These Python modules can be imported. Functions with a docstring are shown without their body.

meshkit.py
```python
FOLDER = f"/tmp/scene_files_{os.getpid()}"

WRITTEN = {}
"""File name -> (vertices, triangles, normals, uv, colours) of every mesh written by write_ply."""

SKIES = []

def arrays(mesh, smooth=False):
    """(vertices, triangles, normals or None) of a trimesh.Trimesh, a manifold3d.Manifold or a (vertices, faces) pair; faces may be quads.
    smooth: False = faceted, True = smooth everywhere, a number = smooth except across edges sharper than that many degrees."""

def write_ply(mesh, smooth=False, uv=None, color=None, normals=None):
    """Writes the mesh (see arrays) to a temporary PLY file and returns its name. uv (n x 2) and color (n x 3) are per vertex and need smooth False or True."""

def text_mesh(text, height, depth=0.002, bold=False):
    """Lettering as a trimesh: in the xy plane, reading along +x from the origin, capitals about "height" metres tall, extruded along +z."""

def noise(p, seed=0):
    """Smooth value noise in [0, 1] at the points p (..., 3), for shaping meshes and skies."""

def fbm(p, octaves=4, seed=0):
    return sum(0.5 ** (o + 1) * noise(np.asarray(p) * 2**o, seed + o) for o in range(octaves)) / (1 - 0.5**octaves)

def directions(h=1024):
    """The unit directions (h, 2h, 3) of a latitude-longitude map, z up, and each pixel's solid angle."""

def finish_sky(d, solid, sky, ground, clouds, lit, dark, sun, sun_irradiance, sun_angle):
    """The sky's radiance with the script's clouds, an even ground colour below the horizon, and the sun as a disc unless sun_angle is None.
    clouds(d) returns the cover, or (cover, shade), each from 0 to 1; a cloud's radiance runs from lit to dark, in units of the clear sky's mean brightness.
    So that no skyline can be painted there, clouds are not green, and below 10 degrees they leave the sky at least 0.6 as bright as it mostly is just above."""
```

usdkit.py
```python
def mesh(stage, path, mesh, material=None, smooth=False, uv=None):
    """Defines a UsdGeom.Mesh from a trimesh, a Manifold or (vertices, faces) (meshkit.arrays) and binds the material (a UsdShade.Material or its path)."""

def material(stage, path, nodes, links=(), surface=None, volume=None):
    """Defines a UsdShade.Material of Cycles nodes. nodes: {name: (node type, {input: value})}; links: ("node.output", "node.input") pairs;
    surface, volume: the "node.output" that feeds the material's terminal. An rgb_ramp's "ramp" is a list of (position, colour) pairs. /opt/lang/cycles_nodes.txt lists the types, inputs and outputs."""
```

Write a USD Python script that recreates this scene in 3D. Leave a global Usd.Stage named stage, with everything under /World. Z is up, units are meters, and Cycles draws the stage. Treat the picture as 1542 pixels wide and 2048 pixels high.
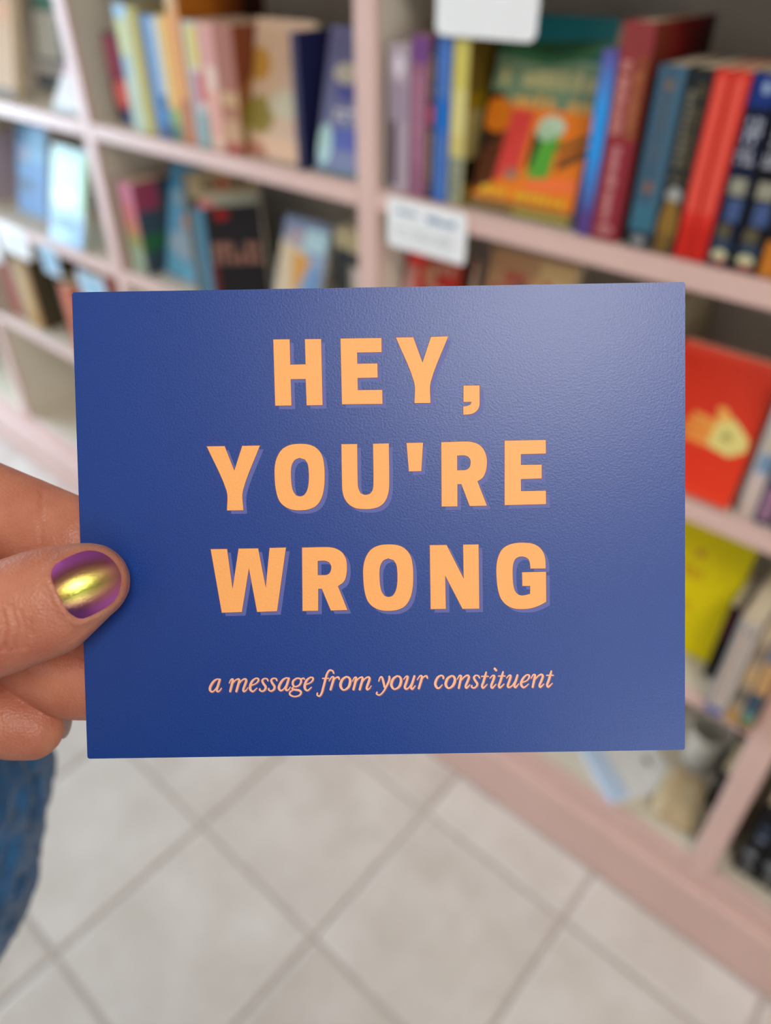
import math
import numpy as np
import trimesh
import manifold3d as m3
from shapely.geometry import Polygon, LineString, Point, box as sbox
from shapely.ops import unary_union
from scipy.spatial.transform import Rotation
from scipy.interpolate import LinearNDInterpolator
from pxr import Usd, UsdGeom, UsdLux, UsdShade, Gf, Sdf, Vt
import usdkit
from meshkit import fbm, noise

stage = Usd.Stage.CreateInMemory()
UsdGeom.SetStageUpAxis(stage, "Z")
UsdGeom.SetStageMetersPerUnit(stage, 1.0)
UsdGeom.Xform.Define(stage, "/World")
UsdGeom.Scope.Define(stage, "/World/Looks")

# ------------------------------------------------------------------ camera
F_PX, PITCH, AZ = 1480.0, math.radians(37.6), math.radians(131.2)
EYE = np.array([0.0, 0.0, 1.47])
FWD = np.array([math.cos(PITCH) * math.cos(AZ), math.cos(PITCH) * math.sin(AZ), -math.sin(PITCH)])
RIGHT = np.array([math.sin(AZ), -math.cos(AZ), 0.0])
UP = np.cross(RIGHT, FWD)
cam = UsdGeom.Camera.Define(stage, "/World/camera")
M = Gf.Matrix4d(*RIGHT, 0, *UP, 0, *(-FWD), 0, *EYE, 1)
cam.AddTransformOp().Set(M)
cam.CreateFocalLengthAttr(6.81)
cam.CreateHorizontalApertureAttr(6.81 * 1542 / F_PX)
cam.CreateVerticalApertureAttr(6.81 * 2048 / F_PX)
cam.CreateFStopAttr(1.75)
cam.CreateFocusDistanceAttr(0.1700)
cam.CreateClippingRangeAttr(Gf.Vec2f(0.02, 100))
cam.CreateExposureAttr(0.24)


def lin(c):
    c = np.asarray(c, float) / 255.0
    return tuple(np.where(c <= 0.04045, c / 12.92, ((c + 0.055) / 1.055) ** 2.4))


# ------------------------------------------------------------------ sky and daylight
sky = UsdLux.DomeLight.Define(stage, "/World/sky_light")
sky.CreateIntensityAttr(1.0)
sky.CreateColorAttr(Gf.Vec3f(0.75, 0.87, 1.0))
day = UsdLux.RectLight.Define(stage, "/World/daylight")          # the daylight that stands in the shop window
day.CreateWidthAttr(2.0)
day.CreateHeightAttr(1.45)
day.CreateIntensityAttr(19.0)
day.CreateColorAttr(Gf.Vec3f(0.60, 0.80, 1.0))
day.AddTranslateOp().Set(Gf.Vec3d(-4.70, 0.025, 1.10))
day.AddRotateYOp().Set(-90.0)                                     # faces +x, into the room
day2 = UsdLux.RectLight.Define(stage, "/World/daylight_001")      # and in the window of the right wall
day2.CreateWidthAttr(1.5)
day2.CreateHeightAttr(1.7)
day2.CreateIntensityAttr(3.0)
day2.CreateColorAttr(Gf.Vec3f(1.0, 0.95, 0.88))
day2.AddTranslateOp().Set(Gf.Vec3d(2.60, -1.45, 1.40))
day2.AddRotateYOp().Set(90.0)                                     # faces -x
LAMPS = [(0.86, -0.40, 21.0), (-1.50, -0.75, 10.0), (-3.2, -0.75, 4.0)]          # ceiling lamps: x, y, strength
LAMP_COLOR = (1.0, 0.955, 0.90)

# ------------------------------------------------------------------ helpers
USED = {}


def numbered(parent, name):
    k = USED.get((parent, name), 0)
    USED[(parent, name)] = k + 1
    return f"{parent}/{name}" + (f"_{k:03d}" if k else "")


def look(name, color, rough=0.6, spec=0.5, vary=0.0, scale=6.0, bump=0.0, bscale=200.0, metal=0.0, coat=0.0, dark=None, sss=0.0, coat_rough=0.1, sheen=0.0):
    """Procedural material: colour (sRGB 0-255) with noise variation and fine relief."""
    c = lin(color)
    nodes = {"p": ("principled_bsdf", {"base_color": c, "roughness": rough, "specular_ior_level": spec, "metallic": metal, "coat_weight": coat, "coat_roughness": coat_rough, "sheen_weight": sheen}), "g": ("geometry", {})}
    links = []
    if vary > 0 or dark is not None:
        d = lin(dark) if dark is not None else tuple(x * (1 - vary) for x in c)
        nodes["n"] = ("noise_texture", {"scale": scale, "detail": 4.0, "roughness": 0.55})
        nodes["r"] = ("rgb_ramp", {"ramp": [(0.33, d), (0.67, c)]})
        links += [("g.position", "n.vector"), ("n.fac", "r.fac"), ("r.color", "p.base_color")]
    if bump > 0:
        nodes["bn"] = ("noise_texture", {"scale": bscale, "detail": 3.0})
        nodes["b"] = ("bump", {"distance": bump, "strength": 1.0})
        links += [("g.position", "bn.vector"), ("bn.fac", "b.height"), ("b.normal", "p.normal")]
    if sss > 0:
        nodes["p"][1].update({"subsurface_weight": sss, "subsurface_scale": 0.003, "subsurface_radius": (1.0, 0.38, 0.2)})
    return usdkit.material(stage, f"/World/Looks/{name}", nodes, links, surface="p.BSDF")


INK = usdkit.material(stage, "/World/Looks/print_ink", {"a": ("attribute", {"attribute": "tint"}), "p": ("principled_bsdf", {"roughness": 0.55, "specular_ior_level": 0.15})}, [("a.color", "p.base_color")], surface="p.BSDF")
GLOSS = usdkit.material(stage, "/World/Looks/glossy_print", {"a": ("attribute", {"attribute": "tint"}), "p": ("principled_bsdf", {"roughness": 0.36, "specular_ior_level": 0.22, "coat_weight": 0.03, "coat_roughness": 0.15})}, [("a.color", "p.base_color")], surface="p.BSDF")


def tag(prim, label=None, category=None, group=None, kind=None):
    p = prim.GetPrim() if hasattr(prim, "GetPrim") else prim
    for k, v in (("label", label), ("category", category), ("group", group), ("kind", kind)):
        if v:
            p.SetCustomDataByKey(k, v)
    return p


def thing(name, label, category, loc=(0, 0, 0), rot=(0, 0, 0), group=None, kind=None):
    x = UsdGeom.Xform.Define(stage, numbered("/World", name))
    x.AddTranslateOp().Set(Gf.Vec3d(*map(float, loc)))
    if any(rot):
        x.AddRotateXYZOp().Set(Gf.Vec3f(*map(float, rot)))
    tag(x, label, category, group, kind)
    return str(x.GetPath())


def part(parent, name, mesh, material, smooth=False, label=None, kind=None):
    m = usdkit.mesh(stage, numbered(parent, name), mesh, material, smooth=smooth)
    tag(m, label, None, None, kind)
    return str(m.GetPath())


def bx(x0, x1, y0, y1, z0, z1, c=0.0):
    """Box with chamfered edges."""
    if c <= 0:
        m = trimesh.creation.box((x1 - x0, y1 - y0, z1 - z0))
    else:
        p = []
        for i in range(3):
            s = [c, c, c]
            s[i] = 0
            b = trimesh.creation.box((x1 - x0 - 2 * s[0], y1 - y0 - 2 * s[1], z1 - z0 - 2 * s[2]))
            p.append(b.vertices)
        m = trimesh.Trimesh(np.vstack(p)).convex_hull
    m.apply_translation(((x0 + x1) / 2, (y0 + y1) / 2, (z0 + z1) / 2))
    return m


def extrude(poly, h, z=0.0):
    ms = [trimesh.creation.extrude_polygon(g, h, engine="earcut") for g in getattr(poly, "geoms", [poly]) if g.area > 1e-12]
    m = trimesh.util.concatenate(ms)
    m.apply_translation((0, 0, z))
    return m


def lathe(profile, n=32):
    return trimesh.creation.revolve(np.array(profile, float), sections=n)


def tinted(parent, name, patches, material=INK, label=None):
    """Flat print: one mesh of patches, each (polygon points (k,3), colours (k,3) or (3,)), coloured per vertex."""
    V, Fc, C = [], [], []
    n = 0
    for pts, col in patches:
        pts = np.asarray(pts, float)
        k = len(pts)
        cc = np.asarray(col, float)
        C.append(np.broadcast_to(cc, (k, 3)))
        V.append(pts)
        Fc += [[n, n + i, n + i + 1] for i in range(1, k - 1)]
        n += k
    p = numbered(parent, name)
    m = usdkit.mesh(stage, p, (np.vstack(V), np.array(Fc)), material)
    UsdGeom.PrimvarsAPI(m).CreatePrimvar("tint", Sdf.ValueTypeNames.Color3fArray, "vertex").Set(Vt.Vec3fArray.FromNumpy(np.vstack(C).astype(np.float32)))
    tag(m, label)
    return p


# ------------------------------------------------------------------ looks
M_PINK = look("pink_paint", (220, 182, 171), 0.45, 0.4, vary=0.05, scale=9, bump=0.0003, bscale=60)
M_CREAM = look("cream_shelf_paint", (226, 215, 197), 0.5, 0.4, vary=0.07, scale=5, bump=0.0003, bscale=50)
M_BACK = look("grey_back_board", (196, 187, 177), 0.75, 0.3, vary=0.06, scale=4)
M_WALL = look("warm_white_wall", (228, 220, 208), 0.85, 0.3, vary=0.03, scale=3, bump=0.0004, bscale=80)
M_CEIL = look("greige_ceiling", (172, 164, 154), 0.9, 0.2, vary=0.03, scale=2)
M_TILES = [look(f"floor_tile_{w}", a, 0.32, 0.5, dark=b, scale=s, bump=0.0006, bscale=14) for w, a, b, s in (("sand", (224, 215, 207), (208, 197, 187), 9), ("bone", (228, 220, 213), (213, 203, 193), 7), ("dune", (220, 210, 201), (204, 193, 182), 11))]
M_GROUT = look("grout", (196, 185, 176), 0.9, 0.2, vary=0.12, scale=40)
M_PAGES = look("book_pages", (226, 208, 178), 0.8, 0.2, vary=0.12, scale=120)
M_FRAME = look("window_frame_paint", (235, 232, 226), 0.5)
M_SIGN = look("white_card_stock", (240, 239, 238), 0.5, 0.3, vary=0.02, scale=20)
COVER = {}


def cover_look(color, glossy=False):
    k = (tuple(color), glossy)
    if k not in COVER:
        COVER[k] = look(f"book_cover_paint_{len(COVER):02d}", color, 0.3 if glossy else 0.55, 0.4 if glossy else 0.18, vary=0.06, scale=25)
    return COVER[k]


# ------------------------------------------------------------------ the room
XL, XR, YB, YF, HC = -4.50, 2.40, 1.115, -2.60, 2.62
CASE_Y, BACK_Y = 0.838, 1.095
s = thing("floor", "beige square ceramic tile floor with grey grout in front of the pink shelves", "floor", kind="structure")
part(s, "grout", bx(XL, XR, YF, YB, -0.08, -0.0025), M_GROUT, label="grey recessed grout")
T = 0.3338
rng = np.random.default_rng(5)
for i in range(-12, 10):
    for j in range(-9, 3):
        x0, x1 = -0.8358 + i * T + 0.0045, -0.8358 + (i + 1) * T - 0.0045
        y0, y1 = 0.0370 + j * T + 0.0045, 0.0370 + (j + 1) * T - 0.0045
        x0, x1, y0, y1 = max(x0, XL), min(x1, XR), max(y0, YF), min(y1, CASE_Y - 0.014)
        if x1 - x0 < 0.02 or y1 - y0 < 0.02:
            continue
        c = 0.0035
        base = np.array([[x0, y0], [x1, y0], [x1, y1], [x0, y1]])
        top = np.array([[x0 + c, y0 + c], [x1 - c, y0 + c], [x1 - c, y1 - c], [x0 + c, y1 - c]])
        dz = rng.uniform(-0.0003, 0.0003)
        v = np.vstack([np.c_[base, np.full(4, -0.0035)], np.c_[base, np.full(4, -0.0022)], np.c_[top, np.full(4, dz)]])
        f = []
        for l in (0, 4):
            for k in range(4):
                a, b = l + k, l + (k + 1) % 4
                f += [[a, b, b + 4], [a, b + 4, a + 4]]
        f += [[8, 9, 10], [8, 10, 11], [0, 2, 1], [0, 3, 2]]
        part(s, "tile", trimesh.Trimesh(v, f), M_TILES[rng.integers(3)])

s = thing("ceiling", "plain greige ceiling of the shop", "ceiling", kind="structure")
part(s, "ceiling_board", bx(XL - 0.1, XR + 0.1, YF - 0.1, YB + 0.1, HC, HC + 0.1), M_CEIL)
m = usdkit.mesh(stage, "/World/wall_back", bx(XL - 0.1, XR + 0.1, YB, YB + 0.1, -0.08, HC), M_WALL)
tag(m, "warm white wall behind the pink bookcase", "wall", kind="structure")
wr_ = m3.Manifold.cube((0.1, YB - YF + 0.1, HC + 0.08)).translate((XR, YF - 0.1, -0.08)) - m3.Manifold.cube((0.4, 1.7, 1.5)).translate((XR - 0.15, -2.30, 0.65))
m = usdkit.mesh(stage, "/World/wall_right", wr_, M_WALL)
tag(m, "warm white side wall with a second window to the right", "wall", kind="structure")
m = usdkit.mesh(stage, "/World/wall_front", bx(XL - 0.1, XR, YF - 0.1, YF, -0.08, HC), M_WALL)
tag(m, "warm white wall behind the photographer", "wall", kind="structure")
wl = (m3.Manifold.cube((0.1, YB - YF, HC + 0.08)).translate((XL - 0.1, YF, -0.08)) - m3.Manifold.cube((0.4, 1.45, 2.0)).translate((XL - 0.25, -0.70, 0.10)))
m = usdkit.mesh(stage, "/World/wall_left", wl, M_WALL)
tag(m, "warm white wall with the shop window on the left", "wall", kind="structure")
s = thing("window_1", "large shop window in the left wall letting daylight in", "window", kind="structure")
for a in ((-0.70, -0.65, 0.10, 2.10), (0.70, 0.75, 0.10, 2.10), (0.0, 0.05, 0.15, 2.05)):
    part(s, "mullion", bx(XL - 0.08, XL - 0.02, a[0], a[1], a[2], a[3], 0.004), M_FRAME)
for a in ((0.10, 0.15), (2.05, 2.10)):
    part(s, "rail", bx(XL - 0.08, XL - 0.02, -0.65, 0.70, a[0], a[1], 0.004), M_FRAME)
M_PANE = usdkit.material(stage, "/World/Looks/window_pane", {"t": ("transparent_bsdf", {"color": (0.97, 0.98, 0.98)}), "g": ("glossy_bsdf", {"roughness": 0.0}), "f": ("fresnel", {"IOR": 1.5}), "m": ("mix_closure", {})}, [("f.fac", "m.fac"), ("t.BSDF", "m.closure1"), ("g.BSDF", "m.closure2")], surface="m.closure")
for a, b in ((-0.65, 0.0), (0.05, 0.70)):
    part(s, "pane", bx(XL - 0.052, XL - 0.048, a, b, 0.15, 2.05), M_PANE)

s = thing("window_2", "window in the right wall letting soft daylight in", "window", kind="structure")
for a in ((-2.30, -2.25, 0.65, 2.15), (-0.65, -0.60, 0.65, 2.15), (-1.475, -1.425, 0.70, 2.10)):
    part(s, "mullion", bx(XR + 0.02, XR + 0.08, a[0], a[1], a[2], a[3], 0.004), M_FRAME)
for a in ((0.65, 0.70), (2.10, 2.15)):
    part(s, "rail", bx(XR + 0.02, XR + 0.08, -2.25, -0.65, a[0], a[1], 0.004), M_FRAME)
for a, b in ((-2.25, -1.475), (-1.425, -0.65)):
    part(s, "pane", bx(XR + 0.048, XR + 0.052, a, b, 0.70, 2.10), M_PANE)

# ------------------------------------------------------------------ the bookcase
case = thing("bookcase", "long built-in bookcase with pink front edges and cream boards, along the wall", "bookcase", (0, 0, 0))
UPR = [-3.10, -2.335, -1.528, -0.771, -0.012, 0.748]
SHELF = [(0.210, 0.060), (0.578, 0.024), (0.895, 0.030), (1.188, 0.030), (1.490, 0.030), (1.815, 0.030)]      # top height, front edge height
x_end0, x_end1 = UPR[0] - 0.02, UPR[-1] + 0.02
part(case, "back_panel", bx(x_end0, x_end1, BACK_Y, YB - 0.002, 0.0, 2.16), M_BACK)
for x in UPR:
    u = part(case, "upright", bx(x - 0.0165, x + 0.0165, CASE_Y + 0.012, BACK_Y, 0.0, 2.14, 0.001), M_CREAM)
    part(u, "face_trim", bx(x - 0.020, x + 0.020, CASE_Y, CASE_Y + 0.012, 0.15, 2.14, 0.0025), M_PINK, label="pink painted front edge of the upright")
for a, b in zip(UPR[:-1], UPR[1:]):
    for z, e in SHELF:
        u = part(case, "shelf", bx(a + 0.0165, b - 0.0165, CASE_Y + 0.012, BACK_Y, z - 0.020, z, 0.001), M_CREAM)
        part(u, "face_trim", bx(a + 0.020, b - 0.020, CASE_Y, CASE_Y + 0.012, z - e, z - 0.0005, 0.0025), M_PINK, label="pink painted front edge of the shelf")
part(case, "top_board", bx(x_end0, x_end1, CASE_Y - 0.01, BACK_Y, 2.14, 2.18, 0.004), M_PINK)
part(case, "kick_board", bx(x_end0, x_end1, CASE_Y - 0.014, CASE_Y + 0.012, 0.0, 0.152, 0.006), M_PINK, label="pink kick board standing on the tiles")
# ------------------------------------------------------------------ the card, held 17 cm from the lens
CARD_R = Rotation.from_rotvec([0.04159, 0.00269, -0.01604])
CARD_T = np.array([-0.0008, 0.00273, 0.17077])                       # camera space: x right, y down, z ahead
CAMAX = np.stack([RIGHT, -UP, FWD], 1)


def cam_to_world(p):
    return np.asarray(p, float) @ CAMAX.T + EYE


cw, ch, ct = 0.1397, 0.10795, 0.00042
ax = CAMAX @ CARD_R.as_matrix()                                       # columns: card right, card down, away from the lens
card = UsdGeom.Xform.Define(stage, "/World/postcard")
o = cam_to_world(CARD_T)
card.AddTransformOp().Set(Gf.Matrix4d(*ax[:, 0], 0, *(-ax[:, 1]), 0, *(-ax[:, 2]), 0, *o, 1))     # local: x right, y up, z towards the lens
tag(card, "blue postcard printed HEY, YOU'RE WRONG in peach capitals, held up in front of the shelves", "postcard")
CARD = "/World/postcard"
M_CARD = usdkit.material(stage, "/World/Looks/blue_card_ink", {
    "g": ("texture_coordinate", {}), "n": ("noise_texture", {"scale": 1900.0, "detail": 4.0, "roughness": 0.6}), "b": ("bump", {"distance": 0.00007, "strength": 0.6}),
    "n2": ("noise_texture", {"scale": 2600.0, "detail": 2.0}), "r": ("rgb_ramp", {"ramp": [(0.3, lin((2, 46, 118))), (0.7, lin((3, 58, 137)))]}),
    "p": ("principled_bsdf", {"roughness": 0.37, "specular_ior_level": 0.58})},
    [("g.object", "n.vector"), ("g.object", "n2.vector"), ("n.fac", "b.height"), ("b.normal", "p.normal"), ("n2.fac", "r.fac"), ("r.color", "p.base_color")], surface="p.BSDF")
M_CARD_EDGE = look("card_stock", (212, 214, 222), 0.7, 0.3)


def ink(name, color, rough=0.5):
    return usdkit.material(stage, f"/World/Looks/{name}", {
        "g": ("texture_coordinate", {}), "n": ("noise_texture", {"scale": 1900.0, "detail": 4.0, "roughness": 0.6}), "b": ("bump", {"distance": 0.00007, "strength": 0.4}),
        "n2": ("noise_texture", {"scale": 3000.0, "detail": 2.0}), "r": ("rgb_ramp", {"ramp": [(0.3, tuple(x * 0.93 for x in lin(color))), (0.7, lin(color))]}),
        "p": ("principled_bsdf", {"roughness": rough, "specular_ior_level": 0.35})},
        [("g.object", "n.vector"), ("g.object", "n2.vector"), ("n.fac", "b.height"), ("b.normal", "p.normal"), ("n2.fac", "r.fac"), ("r.color", "p.base_color")], surface="p.BSDF")


M_PEACH, M_RIM, M_SHADE, M_TAGINK, M_TAGRIM = ink("peach_ink", (243, 168, 96)), ink("mauve_rim_ink", (124, 78, 92)), ink("lavender_ink", (88, 94, 156)), ink("pale_peach_ink", (244, 178, 140)), ink("mauve_ink", (128, 92, 120))
core = sbox(-cw / 2, -ch / 2, cw / 2, ch / 2).buffer(-0.0006).buffer(0.0006, 6)
part(CARD, "card_sheet", extrude(core, ct - 0.00004, -ct), M_CARD_EDGE, label="pale paper body and back of the card")
part(CARD, "printed_face", extrude(core, 0.00004, -0.00004), M_CARD, label="deep blue printed front")


def smooth_ring(pts, corner=38.0, n=5):
    """Closed outline: straight at corners, Catmull-Rom through the points in between."""
    p = np.asarray(pts, float)
    k = len(p)
    d = np.roll(p, -1, 0) - p
    d /= np.linalg.norm(d, axis=1, keepdims=True)
    turn = np.degrees(np.arccos(np.clip((np.roll(d, 1, 0) * d).sum(1), -1, 1)))
    hard = turn > corner
    out = []
    for i in range(k):
        p1, p2 = p[i], p[(i + 1) % k]
        soft1, soft2 = not hard[i] and turn[i] > 3, not hard[(i + 1) % k] and turn[(i + 1) % k] > 3
        out.append(p1)
        if soft1 or soft2:
            L = np.linalg.norm(p2 - p1)
            def tang(j):
                t = p[(j + 1) % k] - p[(j - 1) % k]
                return t / np.linalg.norm(t) * L
            t1 = tang(i) if soft1 else (p2 - p1)
            t2 = tang((i + 1) % k) if soft2 else (p2 - p1)
            for s_ in np.linspace(0, 1, n + 1)[1:-1]:
                h1, h2, h3, h4 = 2 * s_**3 - 3 * s_**2 + 1, s_**3 - 2 * s_**2 + s_, -2 * s_**3 + 3 * s_**2, s_**3 - s_**2
                out.append(h1 * p1 + h2 * t1 + h3 * p2 + h4 * t2)
    return np.array(out)


HEAD = [[[[-24.14,42.56],[-20.43,42.54],[-20.4,36.78],[-16.86,36.8],[-16.92,42.5],[-13.24,42.48],[-13.2,27.49],[-16.82,27.5],[-16.91,33.5],[-20.39,33.51],[-20.34,27.52],[-24.03,27.53]]],[[[-8.78,42.52],[0.54,42.49],[0.54,39.31],[-5.08,39.32],[-5.07,36.74],[-0.47,36.74],[-0.46,33.55],[-5.07,33.54],[-5.06,30.75],[0.53,30.71],[0.54,27.54],[-8.72,27.6]]],[[[3.88,42.55],[7.82,42.53],[9.86,36.74],[11.87,42.54],[15.79,42.63],[11.69,32.43],[11.53,27.56],[7.91,27.61],[7.87,32.42]]],[[[19.17,31.38],[22.82,31.36],[22.8,27.75],[22.64,26.39],[21.74,25.28],[20.53,24.85],[19.06,24.77],[19.06,26.64],[19.88,26.73],[20.67,27.03],[21.02,27.67],[19.11,27.67]]],[[[-39.97,18.46],[-35.89,18.44],[-33.79,12.76],[-31.82,18.44],[-27.8,18.44],[-31.91,8.25],[-31.96,3.66],[-35.68,3.68],[-35.68,8.24]]],[[[-18.8,18.69],[-16.54,18.49],[-14.86,17.7],[-13.63,16.13],[-13.12,13.85],[-13.04,11.01],[-13.25,8.45],[-13.87,6.18],[-15.04,4.49],[-16.77,3.66],[-18.76,3.45],[-20.74,3.65],[-22.42,4.44],[-23.66,5.89],[-24.31,8.32],[-24.52,11.16],[-24.42,13.72],[-23.82,15.84],[-22.65,17.52],[-20.93,18.43]],[[-18.74,15.51],[-17.47,15.1],[-16.85,14.04],[-16.66,12.48],[-16.64,10.92],[-16.77,9.35],[-17.14,7.94],[-17.82,6.95],[-18.76,6.62],[-19.72,6.89],[-20.35,7.84],[-20.68,9.26],[-20.78,10.97],[-20.77,12.53],[-20.56,13.81],[-19.88,14.99]]],[[[-9.02,18.45],[-5.43,18.43],[-5.45,9.77],[-5.34,8.35],[-4.83,7.15],[-3.79,6.73],[-2.65,6.97],[-2.01,7.88],[-1.8,9.72],[-1.75,18.43],[1.84,18.47],[1.8,9.39],[1.52,6.98],[0.72,5.13],[-0.58,4.01],[-2.44,3.52],[-4.14,3.49],[-5.98,3.74],[-7.52,4.62],[-8.57,6.11],[-8.98,7.83],[-9.05,9.53]]],[[[5.94,18.5],[9.71,18.5],[9.22,12.01],[6.4,12.0]]],[[[13.92,18.53],[19.7,18.61],[21.31,18.37],[22.77,17.68],[23.82,16.33],[24.28,14.71],[24.31,13.24],[24.01,11.63],[23.32,10.29],[22.1,9.45],[24.22,3.81],[20.27,3.81],[18.42,8.88],[17.48,8.86],[17.42,3.77],[13.82,3.79]],[[17.51,15.42],[19.12,15.48],[20.05,15.17],[20.55,14.41],[20.59,13.55],[20.33,12.7],[19.6,12.14],[18.52,12.05],[17.48,12.04]]],[[[28.46,18.65],[37.88,18.69],[37.89,15.58],[32.14,15.52],[32.13,13.05],[36.9,13.01],[36.89,9.89],[32.09,9.8],[32.1,7.02],[37.82,7.03],[37.84,3.96],[28.33,3.87]]],[[[-39.69,-5.26],[-35.94,-5.26],[-34.87,-14.63],[-33.23,-5.24],[-28.74,-5.24],[-27.17,-14.45],[-26.06,-5.19],[-22.31,-5.15],[-24.69,-19.89],[-29.29,-19.98],[-30.97,-9.71],[-32.86,-19.96],[-37.49,-20.04]]],[[[-18.55,-5.23],[-12.58,-5.22],[-10.88,-5.53],[-9.34,-6.5],[-8.52,-7.94],[-8.3,-9.52],[-8.46,-11.67],[-9.07,-13.24],[-10.46,-14.29],[-8.36,-19.88],[-12.19,-19.91],[-14.18,-14.82],[-15.03,-14.83],[-15.16,-19.93],[-18.75,-19.94]],[[-15.02,-8.34],[-13.36,-8.31],[-12.38,-8.69],[-11.91,-9.53],[-11.93,-10.33],[-12.29,-11.19],[-13.02,-11.64],[-14.16,-11.68],[-15.07,-11.67]]],[[[1.18,-4.8],[3.45,-5.0],[5.14,-5.8],[6.39,-7.39],[6.91,-9.69],[7.0,-12.56],[6.81,-15.15],[6.19,-17.44],[5.02,-19.15],[3.29,-20.0],[1.29,-20.2],[-0.7,-20.0],[-2.4,-19.2],[-3.65,-17.74],[-4.31,-15.29],[-4.53,-12.41],[-4.45,-9.83],[-3.86,-7.68],[-2.68,-5.98],[-0.96,-5.06]],[[1.26,-8.01],[2.53,-8.43],[3.16,-9.5],[3.36,-11.08],[3.38,-12.66],[3.26,-14.24],[2.89,-15.67],[2.22,-16.67],[1.27,-17.0],[0.31,-16.73],[-0.33,-15.77],[-0.67,-14.33],[-0.78,-12.6],[-0.77,-11.02],[-0.57,-9.73],[0.11,-8.54]]],[[[10.97,-5.14],[14.82,-5.14],[18.7,-13.04],[18.67,-5.13],[22.2,-5.13],[22.21,-20.03],[18.35,-20.03],[14.4,-12.16],[14.46,-19.98],[10.97,-19.97]]],[[[37.66,-10.92],[34.16,-10.9],[33.99,-9.43],[33.59,-8.61],[32.6,-8.11],[31.39,-8.18],[30.52,-8.84],[30.1,-10.2],[30.01,-12.5],[30.17,-14.68],[30.61,-16.19],[31.54,-17.02],[32.62,-17.11],[34.03,-16.78],[34.05,-14.95],[32.27,-14.9],[32.21,-11.75],[37.73,-11.71],[37.73,-18.68],[36.1,-19.53],[34.2,-20.13],[32.31,-20.3],[30.15,-20.08],[28.41,-19.16],[27.21,-17.64],[26.57,-15.45],[26.29,-12.46],[26.33,-10.01],[26.82,-7.84],[27.78,-6.23],[29.28,-5.3],[31.17,-4.92],[32.78,-4.91],[34.66,-5.16],[36.13,-5.93],[37.11,-7.17],[37.58,-8.8]]]]
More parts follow.
